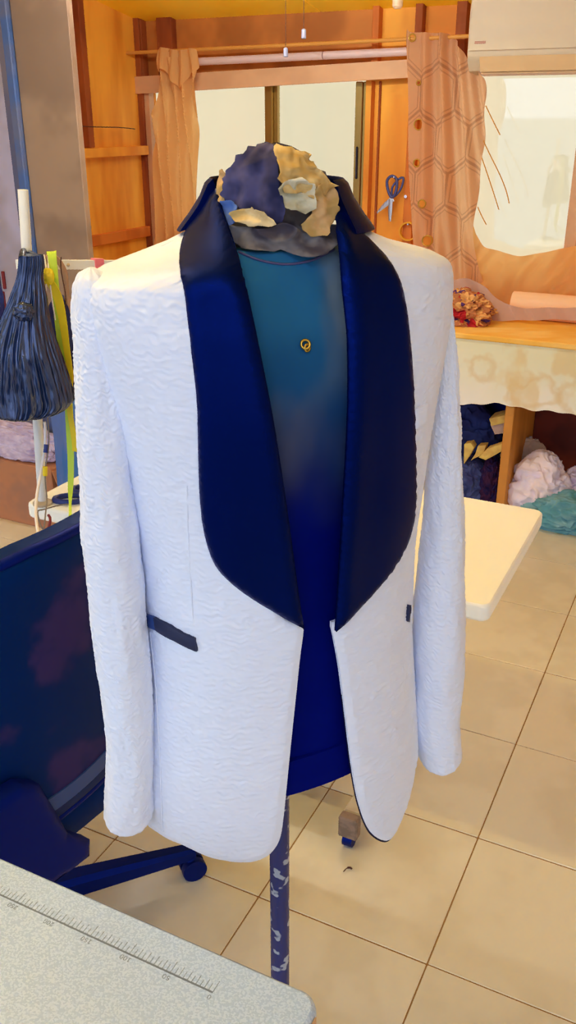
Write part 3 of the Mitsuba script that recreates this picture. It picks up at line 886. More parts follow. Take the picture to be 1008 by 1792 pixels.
for a in (-.594, -1.14):
    fk_ = add('sewing_table__foot', box(a - .022, a + .022, fb_ + .008, 1.93, .05, .088, .004), 'gray_paint')
    add(fk_ + '__foot_cap', box(a - .024, a + .024, fb_ - .022, fb_ + .007, .03, .09, .004), 'cap_gray')
    for b in (fb_ - .004, 1.90):
        w_ = trimesh.creation.cylinder(.02, .024, sections=20)
        w_.apply_transform(trimesh.transformations.rotation_matrix(np.pi / 2, [0, 1, 0]))
        w_ = trimesh.Trimesh((w_.vertices + [a, b, .02]) @ RM.T, w_.faces, process=False)
        add(fk_ + '__caster_wheel', w_, 'black_plastic', smooth=40)
    add('sewing_table__leg', box(a - .02, a + .02, 1.70, 1.76, .088, ST - .036, .004), 'gray_paint')
    add('sewing_table__bracket', box(a - .02, a + .02, 1.46, 1.84, ST - .065, ST - .036, .003), 'gray_paint')
add('sewing_table__cross_bar', box(-1.118, -.616, 1.715, 1.745, .10, .16, .004), 'gray_paint')
add('sewing_table__drawer', box(-1.27, -1.02, 1.43, 1.70, ST - .10, ST - .036, .003), 'shelf_wood')
hk = on_y(83, 930, 1.735)
add('sewing_table__hook', tube(spline([hk + [0, .02, .03], hk, hk + [.001, -.004, -.018], hk + [.008, -.004, -.024], hk + [.014, -.004, -.02]], 20), .003, 8), 'dark_red', smooth=60)
add('sewing_table__treadle', box(-1.05, -.68, 1.60, 1.70, .105, .118, .004), 'black_metal')

# thread stand clamped to the table, with its arm
ts = thing('thread_stand', 'white thread stand pole with a side arm on the left of the sewing table', 'thread stand')
pb = on_z(75, 882, ST)
YP = pb[1]
ptop = on_y(40, 332, YP - .0)
pmid = on_y(41, 462, YP)
pole_base = np.array([pb[0], pb[1], ST])
add('thread_stand__pole', tube([pole_base + [0, 0, .0], (pole_base + ptop) / 2, ptop], .0105, 18), 'white_paint', smooth=40)
add('thread_stand__foot', lathe([(0, 0), (.022, 0), (.022, .005), (.014, .010), (0, .010)], 24, pole_base), 'gray_paint', smooth=40)
arm_y = YP + .02
p0, p1 = on_y(42, 463, arm_y), on_y(330, 463, arm_y + .3)
u_ = (p1 - p0) / np.linalg.norm(p1 - p0); n_ = np.cross(u_, [0, 0, 1.0]); n_ /= np.linalg.norm(n_)
L_ = .42
def obox(o, U, V, Wv, lu, lv, lw):
    return hull([np.asarray(o) + U * (i * lu) + V * (j * lv) + Wv * (k * lw) for i in (0, 1) for j in (-.5, .5) for k in (-.5, .5)])
add('thread_stand__arm', obox(p0 - u_ * .015, u_, n_, np.array([0, 0, 1.0]), L_, .012, .019), 'white_paint')
q = on_y(117, 463, arm_y)
add('thread_stand__arm_bolt', trimesh.creation.icosphere(2, .004).apply_translation(p0 + u_ * .105 - [0, .0075, 0]), 'gray_paint', smooth=True)

# black carrier bag hanging on the stand
YB = YP - .075
rowsb = np.array([(446, 34, 74), (462, 33, 76), (480, 31, 74), (520, 18, 80), (560, 2, 86), (600, -12, 98), (640, -22, 112), (680, -28, 124), (700, -28, 128), (714, -20, 118), (724, -4, 92), (728, 10, 70)], float)
yb = np.linspace(446, 728, 70)
xl, xr = (PchipInterpolator(rowsb[:, 0], rowsb[:, k])(yb) for k in (1, 2))
th = np.linspace(0, 2 * np.pi, 200, endpoint=False)
R = []
for i, y in enumerate(yb):
    l, r_ = on_y(xl[i], y, YB), on_y(xr[i], y, YB)
    cen, hw = (l + r_) / 2, (r_[0] - l[0]) / 2
    k = (y - 446) / 282
    pl_amp = .09 * (1 - .75 * k) + .012
    nz = meshkit.fbm(np.stack([np.cos(th) * 2.5, np.sin(th) * 2.5, th * 0 + k * 2.2], 1), 3, 8) - .5
    u1 = meshkit.noise(np.stack([np.cos(th) * 6 + 9, np.sin(th) * 6, th * 0 + k * 1.3], 1), 5) - .5
    u2 = np.abs(meshkit.noise(np.stack([np.cos(th) * 11 + 9, np.sin(th) * 11, th * 0 + k * 2.4], 1), 6) - .5)
    fold = np.sin(th * 9 + 16 * u1 + 3 * k) * pl_amp + .30 * nz - u2 * (.34 * (1 - .5 * k)) + .06
    depth = min(.062, hw * .9)
    R.append(cen + np.stack([np.cos(th) * hw * (1 + fold * .35), np.sin(th) * depth * (1 + fold), 0 * th], 1))
bag = loft(R)
bg = thing('carrier_bag', 'black plastic carrier bag hanging from the thread stand', 'plastic bag')
add('carrier_bag__body', bag, 'bag_film', smooth=60)
kn = on_y(41, 545, YB - .058)
add('carrier_bag__knot', heap(kn, (.017, .012, .016), 5, .6, 3, 3), 'bag_film', smooth=60)
hl = on_y(50, 440, YB + .03)
add('carrier_bag__handle', tube(spline([on_y(38, 452, YB - .01), on_y(40, 440, YB + .03), on_y(46, 442, YP + .02), on_y(58, 446, YB + .03), on_y(66, 454, YB)], 24), .006, 10), 'bag_film', smooth=60)

# measuring tape over the arm
mt = thing('measuring_tape', 'lime and yellow tailor measuring tape hung over the thread stand arm', 'measuring tape')
yt = arm_y - .015
P = spline([on_y(x, y, yy_) for x, y, yy_ in ((90, 447, arm_y + .012), (91, 446, yt - .006), (94, 480, yt - .01), (100, 540, yt - .012), (110, 620, yt - .012), (119, 690, yt - .013), (122, 750, yt - .012), (124, 820, yt - .02), (123, 870, yt - .06), (123, 900, yt - .14), (123, 932, SB0 * .0 + yt - .2))], 90)
wv = np.interp(np.linspace(0, 1, 90), [0, .3, .55, .75, .82, .9, 1], [.020, .019, .019, .014, .006, .006, .010])
add('measuring_tape__lime_strip', ribbon(P, [.9, -.3, .1], wv), 'tape_green', smooth=40)
P = spline([on_y(x, y, yt - .02) for x, y in ((81, 474), (86, 490), (97, 510), (106, 540), (112, 575), (117, 612), (123, 660), (121, 700), (126, 745), (131, 790))], 80)
add('measuring_tape__yellow_strip', ribbon(P, [.9, -.35, .1], np.interp(np.linspace(0, 1, 80), [0, .15, .5, 1], [.018, .022, .014, .013])), 'tape_yellow', smooth=40)
add('measuring_tape__fold', heap(on_y(83, 484, yt - .026), (.013, .008, .016), 9, .4, 2.5, 3), 'tape_yellow', smooth=60)

# cables
cb = thing('charger_cable', 'white cable hanging down past the left end of the sewing table', 'cable')
e_ = SB0
add('charger_cable__cord', tube(spline([on_y(78, 738, 1.80), on_y(79, 775, 1.80), on_y(70, 835, 1.77), on_y(63, 880, 1.72), on_y(64, 915, 1.66), on_y(70, 945, 1.60), on_y(80, 975, 1.56)], 50), .0032, 10), 'cable_white', smooth=60)
add('charger_cable__plug', tube([on_y(81, 778, 1.79), on_y(80, 792, 1.785)], .005, 10), 'scissor_navy', smooth=40)
c2 = thing('earphone_cord', 'thin pale earphone cord looping over the table edge beside the pole', 'cord')
add('earphone_cord', tube(spline([on_y(82, 722, 1.80), on_y(85, 755, 1.80), on_y(84, 790, 1.79), on_y(79, 825, 1.775), on_y(82, 870, 1.765), on_y(79, 905, 1.70), on_y(76, 925, 1.68), on_y(66, 900, 1.715), on_y(74, 892, 1.755), on_y(100, 885, 1.79), on_y(125, 883, 1.80)], 70), .0016, 8), 'cable_gray', smooth=60)
add('earphone_cord__yellow_sleeve', tube([on_y(79, 817, 1.774), on_y(79, 832, 1.774)], .005, 10), 'tape_yellow', smooth=40)
thr = thing('hanging_thread', 'dark thread hanging from the thread stand arm beside the tape', 'thread')
add('hanging_thread', tube(spline([on_y(107, 450, arm_y - .012), on_y(108, 480, arm_y - .012), on_y(113, 505, arm_y - .01), on_y(113, 545, arm_y - .01)], 24), .0012, 6), 'thread_dark')
wt = thing('white_twine', 'pale twine hanging from the arm behind the carrier bag', 'cord')
add('white_twine', tube(spline([on_y(77, 446, arm_y - .012), on_y(81, 500, yt - .03), on_y(79, 560, yt - .03), on_y(80, 580, yt - .03)], 24), .0016, 6), 'cable_white', smooth=60)
add('white_twine__strand', tube(spline([on_y(84, 447, arm_y - .013), on_y(92, 530, yt - .03), on_y(97, 560, yt - .03)], 24), .0014, 6), 'cable_white', smooth=60)
pq = on_y(165, 457, arm_y + .14)
ppk = p0 + u_ * ((165 - 42) / (330 - 42) * np.linalg.norm(p1 - p0))
def on_arm(px):
    """point of the arm seen at column px"""
    r = ray(px, 463)
    k = (r[0] * p0[1] - r[1] * p0[0]) / (r[1] * u_[0] - r[0] * u_[1])
    return p0 + u_ * k
pk = on_arm(171)
add('pink_tag', obox(pk - u_ * .011 - n_ * 0, u_, n_, np.array([0, 0, 1.0]), .022, .018, .026), 'pink_tag', label='pink tag wrapped over the thread stand arm by the jacket shoulder', cat='tag')

# shoulder bag behind the carrier bag
hb_ = thing('shoulder_bag', 'navy shoulder bag with tan trim hanging behind the tape measure', 'bag')
YH = YP + .06
def flat_bag(pix, y, thick, seed):
    P = np.array([[on_y(a, b, y)[0], on_y(a, b, y)[2]] for a, b in smooth_poly(pix, True, 6)])
    g = Polygon(P).buffer(0)
    f = lambda raw, off: np.c_[raw[:, 0], y - off, raw[:, 1]]
    return patch(g, f, .006, 0, None), g, f
poly = smooth_poly([(84, 540), (100, 520), (118, 535), (130, 585), (134, 650), (132, 690), (118, 705), (90, 704), (80, 680), (80, 600)], True, 6)
Pz = np.array([[*on_y(a, b, YH)[[0, 2]]] for a, b in poly])
g = Polygon(Pz).buffer(0)
def puff(raw, off):
    return np.c_[raw[:, 0], YH - off, raw[:, 1]]
ds = lambda raw, dist: .028 * np.sqrt(np.clip(dist / .045, 0, 1)) + .004 * meshkit.fbm(np.c_[raw * 40, raw[:, :1] * 0], 2, 3)
mf = patch(g, puff, .005, .03, ds)
add('shoulder_bag__body', mf, 'navy_cloth', smooth=50)
add('shoulder_bag__trim', ribbon(spline([on_y(79, 575, YH - .034), on_y(96, 600, YH - .042), on_y(114, 635, YH - .042), on_y(132, 668, YH - .034)], 30), [.6, 0, .8], .016, .002), 'tan_leather', smooth=40)
add('shoulder_bag__strap', tube(spline([on_y(80, 600, YH), on_y(76, 545, YH + .01), on_y(74, 500, YH + .01), on_y(76, 462, arm_y + .012), on_y(90, 448, arm_y + .0), on_y(106, 462, arm_y + .014), on_y(116, 510, YH + .005), on_y(126, 560, YH + .005), on_y(131, 620, YH)], 60), .006, 10), 'tan_leather', smooth=60)

# black scissors on the sewing table
sc_ = thing('tailor_scissors', 'navy handled tailor scissors lying on the sewing table', 'scissors')
cz = on_z(118, 877, ST)
def flat_ring(cx, cy, rx, ry, z, r, m, key, n=36, ang=0):
    th = np.linspace(0, 2 * np.pi, n, endpoint=False)
    P = np.array([[cx + rx * np.cos(t) * math.cos(ang) - ry * np.sin(t) * math.sin(ang), cy + rx * np.cos(t) * math.sin(ang) + ry * np.sin(t) * math.cos(ang), z] for t in th])
    rad = P - [cx, cy, z]; rad /= np.linalg.norm(rad, axis=1, keepdims=True)
    ph = np.arange(8) * np.pi / 4
    V = P[:, None] + r * (np.cos(ph)[None, :, None] * rad[:, None] + np.sin(ph)[None, :, None] * np.array([0, 0, 1.0]))
    idx = np.arange(n * 8).reshape(n, 8)
    a, b, cc_, d = idx, np.roll(idx, -1, 0), np.roll(np.roll(idx, -1, 0), -1, 1), np.roll(idx, -1, 1)
    f = np.vstack([np.stack([a, b, cc_], -1).reshape(-1, 3), np.stack([a, cc_, d], -1).reshape(-1, 3)])
    m_ = trimesh.Trimesh(V.reshape(-1, 3), f, process=False)
    if m_.volume < 0:
        m_.invert()
    return m_
add('tailor_scissors__handle', flat_ring(cz[0] + .008, cz[1], .036, .020, ST + .0065, .0065, None, None, ang=.1), 'scissor_navy', smooth=60)
cz2 = on_z(137, 862, ST)
add('tailor_scissors__handle', flat_ring(cz2[0] + .02, cz2[1] - .0, .034, .019, ST + .0065, .0065, None, None, ang=-.3), 'scissor_navy', smooth=60)
for s in (0, 1):
    o = np.array([cz[0] + .04, cz[1] + .01 + .02 * s, ST + .004 + .004 * s])
    U = np.array([.97, .1 - .16 * s, 0]); U /= np.linalg.norm(U); V = np.array([-U[1], U[0], 0])
    add('tailor_scissors__blade', prism([(0, -.008), (.08, -.009), (.19, 0), (.08, .008), (0, .008)], o, U, V, np.array([0, 0, 1.0]), .003), 'steel')

# ================================================================== OFFICE CHAIR (left)
ch = thing('office_chair', 'navy leather office chair seen from behind at the left edge', 'chair')
CD = np.array([-.56, -.83, 0]); CD /= np.linalg.norm(CD)
CNn = np.array([CD[1], -CD[0], 0])           # towards the camera side
if CNn[0] < 0: CNn = -CNn
CO = np.array([-.336, 1.30, 0])
def back_map(raw, off):
    u, z = raw[:, 0], raw[:, 1]
    bow = .05 * (1 - ((u - .1) / .26) ** 2) - .05
    ln = .06 * (.98 - z) * 0
    return CO + u[:, None] * CD + z[:, None] * np.array([0, 0, 1.0]) + (off + bow + ln)[:, None] * CNn
bpoly = Polygon([(-.13, .50), (0, .485), (.2, .485), (.33, .50), (.345, .60), (.35, .95), (.33, .985), (.1, .995), (-.11, .985), (-.14, .95), (-.145, .60)]).buffer(-.02).buffer(.02)
add('office_chair__backrest', patch(bpoly, back_map, .012, .05, lambda r, d: .012 * np.sqrt(np.clip(d / .03, 0, 1))), 'chair_leather', smooth=50)
rim = np.array(bpoly.exterior.coords)[:-1]
L = bpoly.exterior.length
rp = np.array([bpoly.exterior.interpolate(L * i / 200).coords[0] for i in range(201)])
RP = back_map(rp, np.full(len(rp), -.004))
add('office_chair__piping', tube(RP, .009, 10), 'chair_dark', smooth=60)
tr = np.stack([np.linspace(-.12, .31, 30), .535 + .02 * ((np.linspace(-.12, .31, 30) - .1) / .22) ** 2], 1)
add('office_chair__trim_band', ribbon(back_map(tr, np.full(30, .0135)), [0, 0, 1.0], .03, .003), 'chair_trim', smooth=40)
SC = np.array([-.56, 1.40, 0])
# spine bracket behind the backrest
bk = Polygon([(.165, .61), (.20, .635), (.27, .64), (.30, .60), (.30, .46), (.235, .40), (.08, .385), (.075, .42), (.12, .47)])
def brk(raw, off):
    return CO + raw[:, :1] * CD + raw[:, 1:2] * np.array([0, 0, 1.0]) + (off + .028)[:, None] * CNn
add('office_chair__spine_bracket', patch(bk, brk, .012, .022, lambda r, d: .008 * np.sqrt(np.clip(d / .01, 0, 1))), 'chair_dark', smooth=50)
seat_c = SC + [0, 0, .44]
Sx = np.linspace(0, 2 * np.pi, 64, endpoint=False)
sup = lambda k, z: np.array([seat_c + CD * (k * .235 * np.sign(np.cos(t)) * abs(np.cos(t)) ** .5) - CNn * (k * .23 * np.sign(np.sin(t)) * abs(np.sin(t)) ** .5) + [0, 0, z] for t in Sx])
add('office_chair__seat', loft([sup(.9, -.045), sup(.98, -.035), sup(1, -.01), sup(.99, .02), sup(.93, .04), sup(.6, .05)]), 'chair_leather', smooth=50)
add('office_chair__gas_lift', tube([SC + [0, 0, z] for z in (.06, .22, .221, .395)], [.03, .03, .018, .018], 18), 'black_metal', smooth=40)
add('office_chair__hub', lathe([(0, .055), (.045, .055), (.05, .075), (.045, .12), (.03, .13), (0, .13)], 24, SC), 'black_plastic', smooth=40)
tip0 = np.array([-.225, 1.545, 0]) - SC
a0_ = math.atan2(tip0[1], tip0[0]); RL = np.linalg.norm(tip0)
for k in range(5):
    an = a0_ + k * 2 * math.pi / 5
    d = np.array([math.cos(an), math.sin(an), 0]); sd = np.array([-d[1], d[0], 0])
    rings = []
    for s, zc_, hw, hh in ((.03, .092, .026, .024), (.12, .090, .025, .022), (.24, .082, .021, .018), (RL - .01, .074, .017, .014), (RL + .012, .073, .013, .009)):
        cpt = SC + d * s + [0, 0, zc_]
        rings.append([cpt + sd * hw - [0, 0, hh], cpt + sd * hw + [0, 0, hh * .5], cpt + sd * hw * .6 + [0, 0, hh], cpt - sd * hw * .6 + [0, 0, hh], cpt - sd * hw + [0, 0, hh * .5], cpt - sd * hw - [0, 0, hh]])
    lk_ = add('office_chair__base_leg', loft(rings), 'black_plastic', smooth=30)
    tip = SC + d * RL
    add(lk_ + '__caster', lathe([(0, .045), (.014, .045), (.016, .055), (.008, .066), (0, .066)], 16, tip), 'black_plastic', smooth=40)
    for s in (-1, 1):
        w_ = trimesh.creation.cylinder(.028, .017, sections=24)
        w_.apply_transform(trimesh.geometry.align_vectors([0, 0, 1], sd))
        w_.apply_translation(tip + sd * s * .0125 + d * .006 + [0, 0, .028])
        add(lk_ + '__caster_wheel', w_, 'black_plastic', smooth=40)
for s in (-.13, .335):
    q0 = CO + CD * s - CNn * .06
    add('office_chair__armrest', tube(spline([q0 + [0, 0, .44] - CNn * .02, q0 + [0, 0, .60] - CNn * .04, q0 + [0, 0, .67] - CNn * .1, q0 + [0, 0, .675] - CNn * .28, q0 + [0, 0, .62] - CNn * .33, q0 + [0, 0, .44] - CNn * .30], 40), .017, 12), 'chair_dark', smooth=50)

# ================================================================== FOREGROUND TABLE WITH PRINTED RULER
FT = .81
fg = thing('ruler_table', 'speckled grey work table with a printed ruler in the near left corner', 'table')
FB1 = .562
fpoly = Polygon([(-1.20, .05), (-.238, .05), (-.238, FB1), (-1.20, FB1)]).buffer(-.022).buffer(.022, quad_segs=10)
add('ruler_table__top', plate(fpoly, FT - .032, FT, .009), 'speckled_laminate', smooth=35)
add('ruler_table__edge_band', box(-.2378, -.2365, .07, FB1 - .02, FT - .026, FT - .004, .0005), 'wood_edge')
RB = .5175
zero = on_z(372, 1737, FT)
za = float(zero @ E1)
add('ruler_table__ruler_line', box(za - .42, za, RB - .0010, RB + .0010, FT, FT + .00025, .00005), 'print_gray')
tick = []
for k in range(83):
    ln = .0115 if k % 2 == 0 else .0085
    if k % 10 == 0: ln = .014
    tick.append(box(za - k * .005 - .0003, za - k * .005 + .0003, RB, RB + ln, FT, FT + .00022, .00004))
add('ruler_table__ruler_ticks', cat_(*tick), 'print_gray', kind='stuff')
for k in range(0, 9):
    tm = meshkit.text_mesh(str(k * 50), .0050, .0002)
    v = tm.vertices
    w_ = v[:, 0].max() - v[:, 0].min()
    A_ = za - k * .05 + w_ / 2 - v[:, 0]
    B_ = RB - .0035 - v[:, 1]
    add('ruler_table__numeral', trimesh.Trimesh(np.c_[A_, B_, FT + v[:, 2]] @ RM.T, tm.faces, process=False), 'print_gray')
for a in (-1.12, -.32):
    add('ruler_table__leg', box(a - .025, a + .025, .28, .34, .06, FT - .031, .004), 'gray_paint')
    add('ruler_table__foot', box(a - .025, a + .025, .10, .50, .0, .06, .004), 'gray_paint')
add('ruler_table__cross_bar', box(-1.09, -.35, .29, .33, .2, .26, .004), 'gray_paint')

# ================================================================== CUTTING BENCH (right, under the window)
cbn = thing('cutting_bench', 'wooden cutting bench with a stained white front board under the right window', 'workbench')
CB0, CB1, CA0, CA1 = 3.56, 4.09, -1.75, .45
CT = .80
add('cutting_bench__top', box(CA0, CA1, CB0 - .012, CB1, CT - .022, CT, .004), 'bench_wood')
fbz = on_b(900, 716, CB0)[1]
def wavy(a): return fbz + .012 * np.sin(a * 7) + .006 * np.sin(a * 23 + 1) + .004 * np.sin(a * 61)
aa = np.linspace(CA0, CA1, 120)
fp = Polygon(np.vstack([np.c_[aa, wavy(aa)], [(CA1, CT - .023), (CA0, CT - .023)]]))
def fmap_b(b):
    return lambda raw, off: np.c_[raw[:, 0], b - off, raw[:, 1]] @ RM.T
add('cutting_bench__front_board', patch(fp, fmap_b(CB0), .02, .012, lambda r, d: .002 * meshkit.fbm(np.c_[r * 6, r[:, :1] * 0], 2, 3)), 'stained_board', smooth=40)
dl, drr = on_b(882, 740, CB0 + .03)[0], on_b(898, 740, CB0 + .03)[0]
add('cutting_bench__divider', box(dl, drr, CB0 + .03, CB1, 0, CT - .023, .003), 'shelf_wood')
add('cutting_bench__divider', box(CA0, CA0 + .03, CB0 + .03, CB1, 0, CT - .023, .003), 'shelf_wood')
add('cutting_bench__divider', box(CA1 - .03, CA1, CB0 + .03, CB1, 0, CT - .023, .003), 'shelf_wood')
add('cutting_bench__back_panel', box(drr + .001, CA1 - .031, CB1 - .03, CB1 - .015, .0, CT - .023, .002), 'shelf_back')
add('cutting_bench__back_panel', box(CA0 + .031, dl - .001, CB1 - .03, CB1 - .015, .0, CT - .023, .002), 'chair_dark')

def at_b(px, py, b):
    q = on_b(px, py, b)
    return rw(q[0], b, q[1])
def lump(name, px, py, b, rad, seed, m, label, cat, amp=.35, freq=4, flat=0.0, group=None, sub=5):
    """a heap resting at height flat, its top seen at (px, py)"""
    ctr = at_b(px, py, b)
    top = ctr[2]
    hh = (top - flat) / 2
    h_ = heap((0, 0, 0), (rad[0], rad[1], hh * 1.1), seed, amp, freq, sub)
    v = h_.vertices
    v[:, 2] = flat + (np.maximum(v[:, 2] + hh * .8, 0)) * (top - flat) / (v[:, 2].max() + hh * .8)
    ctr[2] = 0
    v = v @ RM.T + ctr
    return add(name, trimesh.Trimesh(v, h_.faces, process=False), m, smooth=70, label=label, cat=cat, group=group)
lump('white_cloth_bundle', 950, 788, CB0 + .17, (.125, .11), 41, 'cloth_white', 'white cloth bundle stuffed under the cutting bench right of the divider', 'cloth', .4, 2.6)
lump('grey_cloth_bundle', 930, 764, CB0 + .36, (.12, .07), 42, 'cloth_gray', 'beige cloth heap behind the white bundle under the bench', 'cloth', .35, 3)
lump('teal_cloth', 1000, 862, CB0 + .06, (.15, .085), 43, 'cloth_teal', 'teal cloth heap on the floor at the right edge under the bench', 'cloth', .6, 2.6)
lump('violet_cloth', 1014, 815, CB0 + .24, (.07, .08), 44, 'sack_film', 'violet cloth above the teal heap at the right edge', 'cloth', .4, 3.2)
# left of the divider
lump('slate_cloth', 822, 798, CB0 + .14, (.10, .10), 45, 'cloth_slate', 'slate blue cloth pile under the bench left of the divider', 'cloth', .35, 3)
lump('plum_cloth', 864, 796, CB0 + .14, (.055, .07), 46, 'cloth_plum', 'dark plum cloth pile against the left face of the divider', 'cloth', .3, 4)
lump('navy_clothing', 826, 700, CB0 + .37, (.17, .09), 47, 'navy_cloth', 'dark navy clothes filling the bay behind the foam pieces', 'clothes', .35, 3)

def foam(pix, b, thick, m, label):
    P = np.array([on_b(x, y, b) for x, y in pix])
    g_ = Polygon(P)
    return add('foam_offcut', patch(g_, fmap_b(b), .012, thick, lambda r, d: .004 * np.sqrt(np.clip(d / .006, 0, 1)) + .012 * (meshkit.fbm(np.c_[r * 16, r[:, :1] * 0], 2, 5) - .5)), m, smooth=40, label=label, cat='foam', group='foam offcuts under the bench')
foam([(856, 733), (884, 726), (884, 740), (860, 745)], CB0 + .09, .10, 'foam_yellow', 'topmost yellow foam offcut touching the divider')
foam([(858, 742), (884, 739), (883, 758), (866, 760)], CB0 + .12, .05, 'foam_side', 'grey pink foam offcut just under the topmost yellow one')
foam([(812, 778), (824, 776), (829, 784), (820, 800), (812, 812)], CB0 + .08, .05, 'foam_yellow', 'yellow foam offcut beside the jacket sleeve')
foam([(836, 781), (850, 780), (846, 795), (830, 802), (824, 806), (832, 794)], CB0 + .09, .05, 'foam_yellow', 'narrow curled foam offcut between two larger ones')
foam([(838, 800), (852, 786), (880, 777), (878, 790), (850, 805)], CB0 + .07, .05, 'foam_yellow', 'long tapering foam offcut leaning on the divider')

# printed cloth heap and paper roll on the bench
lump('printed_cloth', 812, 503, CB0 + .20, (.11, .085), 51, 'cloth_printed', 'crumpled red and tan printed cloth on the cutting bench beside the jacket', 'cloth', .75, 3.6, CT)
pr0 = on_b(896, 515, CB1 - .16)
zc_ = CT + .052
ar0_ = pr0[0]
rl = thing('paper_roll', 'pale paper roll lying on the cutting bench under the window', 'paper roll')
def cyl_room(a0, a1, b, z, r, n=40):
    return tube(np.array([rw(a, b, z) for a in np.linspace(a0, a1, 8)]), r, n)
add('paper_roll__roll', cyl_room(ar0_, .35, CB1 - .13, CT + .0565, .056), 'paper_roll', smooth=40)
add('paper_roll__core', cyl_room(ar0_ - .004, ar0_ + .02, CB1 - .13, CT + .0565, .018, 24), 'cardboard', smooth=40)

# ================================================================== CURTAINS AND RODS
RODB = WB - .13
rz0, rz1 = on_b(222, 93, RODB), on_b(828, 63, RODB)
rod = lambda s: rw(rz0[0] + (rz1[0] - rz0[0]) * s, RODB, rz0[1] + (rz1[1] - rz0[1]) * s)
add('curtain_rod', tube([rod(s) for s in np.linspace(0, 1, 6)], .008, 14), 'rod_wood', smooth=40, label='thin wooden curtain rod above the windows', cat='curtain rod')
t0, t1 = on_b(345, 108, WB - .09), on_b(716, 90, WB - .09)
for s0, s1 in ((0, .62), (.625, 1)):
    f_ = lambda s: rw(t0[0] + (t1[0] - t0[0]) * s, WB - .09, t0[1] + (t1[1] - t0[1]) * s)
    lb = 'pale fluorescent batten half nearer the left curtain' if s0 == 0 else 'pale fluorescent batten half nearer the printed curtain'
    add('wall_batten', tube([f_(s) for s in np.linspace(s0, s1, 6)], .017, 16), 'tube_pale', smooth=40, label=lb, cat='tube light')


def curtain(name, pix, b, fold, m, h=.012, holes=(), uvs=1.0):
    P = smooth_poly(np.array([on_b(x, y, b) for x, y in pix]), True, 5)
    g_ = Polygon(P).buffer(0)
    for hx, hy, hr in holes:
        q = on_b(hx, hy, b)
        g_ = g_.difference(shapely.affinity.scale(Point(q).buffer(hr), 1, 1.15))
    def f(raw, off):
        return np.c_[raw[:, 0], b - fold(raw[:, 0], raw[:, 1]), np.maximum(raw[:, 1], CT + .003)] @ RM.T
    m_, P2 = patch(g_, f, h, sheet=True)
    return add(name, m_, m, smooth=True, uv=P2 * uvs), g_


# left curtain, gathered, its top folded over the rod
lc_ = thing('tied_curtain', 'plain tan curtain gathered at the left side of the window', 'curtain')
ca0 = on_b(276, 250, RODB)[0]; cw = on_b(345, 250, RODB)[0] - ca0
def foldl(a, z):
    s = (a - ca0) / cw
    return .030 * np.sin(s * 24 + 1.6 * np.sin(z * 4) + (z - 1.4) * 2) + .013 * np.sin(s * 53 + z * 5) + .012 * np.sin(z * 9 + s * 6)
scene['m_curtain_tan'] = {'type': 'principledthin', 'base_color': rgb(c(238, 196, 134)), 'roughness': 0.7, 'diff_trans': 0.95, 'spec_trans': 0.0}
curtain('tied_curtain__drape', [(275, 108), (285, 100), (310, 101), (342, 102), (345, 160), (344, 250), (346, 330), (347, 400), (346, 470), (278, 470), (276, 400), (273, 330), (270, 250), (276, 170)], RODB, foldl, 'curtain_tan', .008)
curtain('tied_curtain__top_fold', [(274, 86), (290, 84), (312, 88), (340, 85), (345, 95), (345, 118), (330, 132), (318, 155), (308, 148), (298, 135), (285, 120), (276, 125)], RODB - .028, lambda a, z: .012 * np.sin((a - ca0) / cw * 26) + .010 * np.sin(z * 30 + a * 20), 'curtain_tan', .008)

# printed eyelet curtain, pulled down its edge and swept to the right over the bench
HOLES = [(722, 66, .012), (732, 145, .007), (733, 218, .019), (731, 285, .013), (741, 356, .015), (746, 422, .021)]
pc_ = thing('printed_curtain', 'tan eyelet curtain with hexagon print hanging left of the right window', 'curtain')
CUB = RODB - .01
cx0 = on_b(720, 250, CUB)[0]
def foldr(a, z):
    s = a - cx0
    k = np.clip(s / .08, 0, 1)
    fan = s / (.34 + .25 * np.clip(1.85 - z, 0, 1))
    return k * (.026 * np.sin(fan * 26 + 1.5 * np.sin(z * 3)) + .015 * np.sin(fan * 57 + z * 4)) + .006 * np.sin(z * 10 + s * 8)
curtain('printed_curtain__drape', [(711, 62), (722, 57), (770, 58), (790, 62), (812, 90), (826, 118), (842, 128), (853, 150), (850, 200), (842, 270), (836, 340), (831, 410), (838, 470), (850, 520), (842, 545), (790, 525), (748, 490), (732, 460), (722, 400), (716, 300), (714, 180)], CUB, foldr, 'curtain_print', .010, HOLES)
for hx, hy, hr in HOLES:
    q = on_b(hx, hy, CUB)
    add('printed_curtain__drape__eyelet', torus(rw(q[0], CUB - .004 - foldr(q[0], q[1]), q[1]), -E2, hr + .002, .0028, 26, 8), 'brass', smooth=50)
for pts in (((850, 185), (862, 210), (875, 236)), ((846, 246), (862, 280), (880, 318), (891, 356)), ((843, 276), (858, 320), (873, 367)), ((836, 362), (843, 378), (851, 393))):
    add('printed_curtain__loose_thread', tube(spline([at_b_(x, y, CUB - .03) for x, y in pts], 12), .0022, 6), 'rod_wood', smooth=60)
sw_ = thing('swept_curtain', 'glowing orange curtain cloth bunched along the sill under the right window', 'curtain')
def folds(a, z):
    s = a - on_b(840, 480, CUB)[0]
    k = np.clip((1.12 - z) / .3, 0, 1)
    return .05 * k + .05 * (meshkit.fbm(np.stack([s * 7 - (z - 1) * 5, (z - 1) * 4 + s * 2, 0 * s], -1), 3, 5) - .5) + .016 * np.sin(s * 32 - (z - 1) * 30 + 7 * meshkit.noise(np.stack([s * 6, z * 6, 0 * s], -1), 3)) + .008 * np.sin(s * 70 - z * 40)
curtain('swept_curtain__drape', [(824, 390), (840, 424), (866, 436), (905, 447), (940, 444), (975, 437), (1010, 429), (1040, 424), (1040, 500), (1040, 552), (960, 550), (890, 548), (850, 540), (826, 500), (818, 440)], WB - .09, folds, 'curtain_plain', .010)
